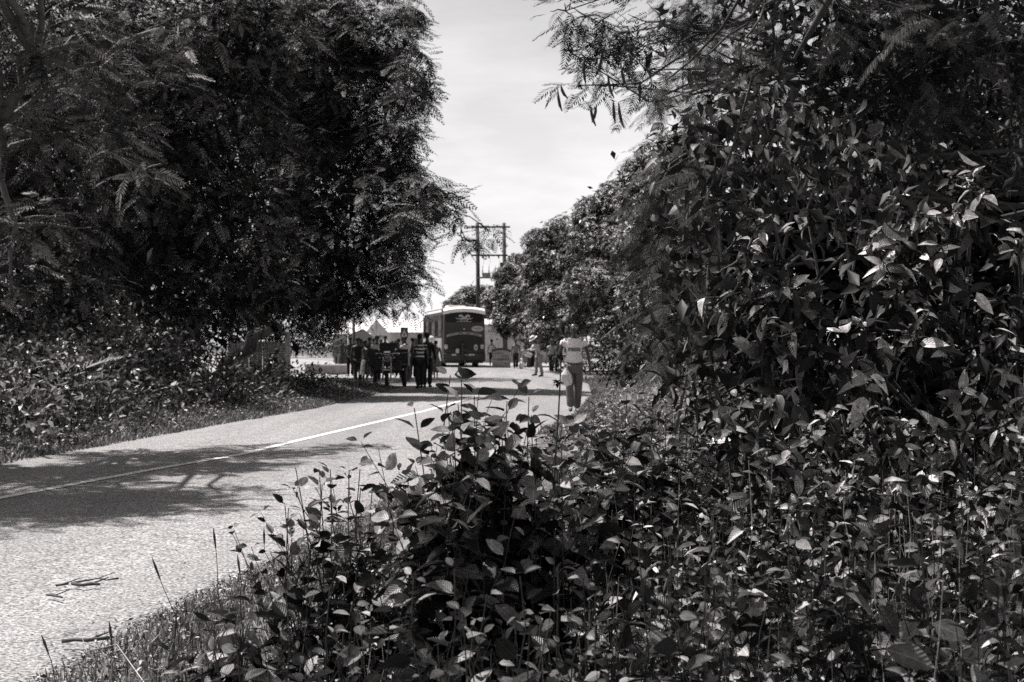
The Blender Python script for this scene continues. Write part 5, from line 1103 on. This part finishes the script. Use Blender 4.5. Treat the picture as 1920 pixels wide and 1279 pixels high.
# plastic bag in his hand
bg = empty('carrier_bag', (X - .17, Z - .26, .60), 0, 'crumpled white plastic bag hanging from the walking man', 'bag'); m = MB(); n = 14; rb = random.Random(2)
for z, rx, ry in ((.34, .02, .015), (.27, .06, .04), (.2, .11, .06), (.08, .13, .07), (0, .10, .06), (-.02, .04, .03)):
    for k in range(n): a_ = 2 * pi * k / n; w = rb.uniform(.78, 1.15); m.v.append((rx * w * cos(a_), ry * w * sin(a_), z))
for j in range(5):
    for k in range(n): k2 = (k + 1) % n; m.f.append((j * n + k, j * n + k2, (j + 1) * n + k2, (j + 1) * n + k))
m.build('sack', C_W, bg); MB().tube([(-.02, 0, .33), (-.03, 0, .42), (.03, 0, .42), (.02, 0, .33)], .006, 5).build('handle', C_W, bg)
X, Z = pl(1010, 708)
person('man in a white brimmed hat bending over something pale in his hands', X, Z, 1.72, -R90 * .8, cloth('pale_shirt', .45, .5), 'trousers', C_LG, 'long', lean=.28, head_down=.35, aL=((.02, -.12, -.24), (-.06, -.22, -.02)), aR=((-.02, -.14, -.22), (.06, -.22, -.05)), stride=.12, hat=('brim', C_W), shoes=C_K)
pk = MB(); pk.prism([(-.16, -.05), (.08, -.12), (.17, .05), (-.06, .14)], -.05, .05); o = pk.build('paper_bundle', C_W, bevel=.03); o.location = (X - .42, Z - .05, .95); tag(o, 'pale bundle held by the man in the white hat', 'bundle')
X, Z = pl(967, 693)
person('person in a grey vest seen from behind below the triangular sign', X, Z, 1.62, pi, C_M, 'trousers', C_K, 'none', group=None, aL=((.05, 0, -.28), (.02, -.03, -.25)))
X, Z = pl(979, 692); person('small child in pale clothes right of the vest wearer', X + .15, Z + 1.5, 1.3, .4, C_L, 'skirt', C_M)
X, Z = pl(977, 691)
sk_ = MB(); sk_.ball((0, 0, .2), (.19, .16, .22), 12, 8); sk_.ball((.02, 0, .48), (.08, .07, .12), 10, 6); o = sk_.build('white_sack', C_W, smooth=True); o.location = (X, Z - 1.2, .02); tag(o, 'knotted white sack on the ground by the roadside', 'sack')
X, Z = pl(991, 691); person('person in a dark shirt and white apron left of the hatted man', X, Z, 1.6, R90, C_D, 'trousers', C_D, 'short')
X, Z = pl(922, 690); person('child in a dark cap and pale shirt beside the painted signboard', X, Z, 1.62, radians(160), C_L, 'shorts', C_K, 'short', hat=('cap', C_K), aR=((-.1, -.03, -.25), (-.08, -.05, -.25)))
X, Z = pl(867, 690); person('child in a pale wrap striding past the back of the coach', X, Z, 1.5, R90 * .9, C_D, 'shorts', C_D, 'short', stride=.3, aL=((.06, -.1, -.22), (.0, -.22, .02)), aR=((-.06, -.1, -.22), (.0, -.2, .05)))
cb = MB().ball((0, 0, 0), (.13, .12, .16), 12, 8); o = cb.build('cloth_bundle', C_L, smooth=True); o.location = (X - .28, Z - .15, 1.02); tag(o, 'pale cloth bundle carried by the child behind the coach', 'bundle')
X, Z = pl(1034, 700); person('person in a pale top standing in the shade behind the walking man, left one', X, Z, 1.58, .3, C_L, 'trousers', C_K)
X, Z = pl(1046, 702); person('person in dark clothes in the shade nearest the walking man', X, Z, 1.5, -.5, C_D, 'trousers', C_K)
X, Z = pl(787, 731); person('man in a boldly striped shirt standing with his back to us beside the tricycle', X, Z, 1.67, radians(200), mat_stripes(.015, .7, .12), 'trousers', C_K, 'short', fat=1.05, shoes=C_K)
X, Z = pl(801, 729); person('tall person in black touching shoulders with the man in stripes', X, Z, 1.72, radians(170), C_K, 'trousers', C_K, 'long', stride=.03, shoes=C_K)
X, Z = pl(817, 712); person('woman in a dark patterned dress walking right of the striped man', X, Z, 1.5, radians(190), C_P, 'dress', C_P, 'short', stride=.1)
X, Z = pl(808, 704); r = person('woman with a bulky white headscarf behind the striped man', X, Z, 1.62, .5, C_M, 'dress', C_M)
hs = MB().ball((0, 0, 0), (.20, .18, .17), 12, 8).build('headscarf', C_W, r, smooth=True); hs.location = (0, .02, 1.74)
X, Z = pl(764, 720); person('man in a pale shirt leaning over the tricycle load box', X, Z, 1.66, radians(215), C_L, 'trousers', C_D, 'short', lean=.3, aL=((.03, -.05, -.29), (.0, .0, -.27)), aR=((-.05, -.2, -.2), (-.02, -.22, .0)))
CR = 'people crowding behind the tricycle'
for px, fy, h, lab, tp, rz in ((700, 706, 1.62, 'dark figure behind the left corner of the load box, hair only showing', C_K, .5), (714, 704, 1.58, 'short dark figure peering over the tricycle rails', C_D, .1), (742, 700, 1.55, 'dark figure at the back right of the backrest', C_K, .3), (774, 712, 1.6, 'dark figure between the pale shirted man and the striped shirt', C_D, 2.6), (707, 718, 1.66, 'head and shoulders with a bright collar at the left end of the load box', C_L, .2), (722, 708, 1.72, 'narrow silhouetted person in the middle behind the tricycle backrest', C_D, 0), (735, 706, 1.5, 'short person whose head just shows right of the backrest', C_D, .4), (747, 710, 1.58, 'dark dressed person between the backrest and the pale shirted man', C_D, -.3), (756, 716, 1.62, 'dark haired person beside the pale shirted leaning man', C_M, .2)):
    X, Z = pl(px, fy); person(lab, X, Z, h, rz, tp, 'trousers', C_K, 'short', group=CR)
GL = 'people standing in the shade left of the tricycle'
for px, fy, h, lab, tp, bt, bmt, rz in ((640, 699, 1.62, 'leftmost dark standing figure in a long dress', C_D, 'dress', C_D, 2.6), (657, 708, 1.66, 'broad person in a dark grey shirt and black trousers seen from behind', cloth('charcoal_shirt', .06), 'trousers', C_K, 2.9), (668, 700, 1.5, 'person half hidden behind the broad grey shirted one', C_M, 'skirt', C_D, .5), (677, 716, 1.55, 'thin person in shade next to the tricycle wheel', C_D, 'skirt', C_M, 1.2), (685, 724, 1.5, 'person in a mottled skirt closest to the tricycle', C_D, 'skirt', C_P, 2.0), (693, 712, 1.62, 'dark haired person looking over the left end of the load box', C_D, 'trousers', C_D, 0), (671, 722, 1.6, 'dark figure standing in front of the half hidden one', C_K, 'trousers', C_K, 3.0), (633, 694, 1.55, 'outermost dark figure at the left end of the standing group', C_K, 'trousers', C_D, 2.8), (662, 690, 1.68, 'tall dark figure at the back beside the dark post', C_D, 'trousers', C_K, .1), (648, 694, 1.6, 'pale faced small figure between the two dark ones', C_M, 'trousers', C_D, .2)):
    X, Z = pl(px, fy); person(lab, X, Z, h, rz, tp, bt, bmt, 'short', group=GL)
X, Z = pl(503, 735); person('dark silhouetted person stooping among the weeds in front of the fence', X, Z, 1.30, R90 * .95, C_K, 'skirt', C_K, 'long', lean=.45, head_down=.3, aL=((.02, -.1, -.24), (0, -.15, -.15)), aR=((-.02, -.1, -.24), (0, -.15, -.15)))
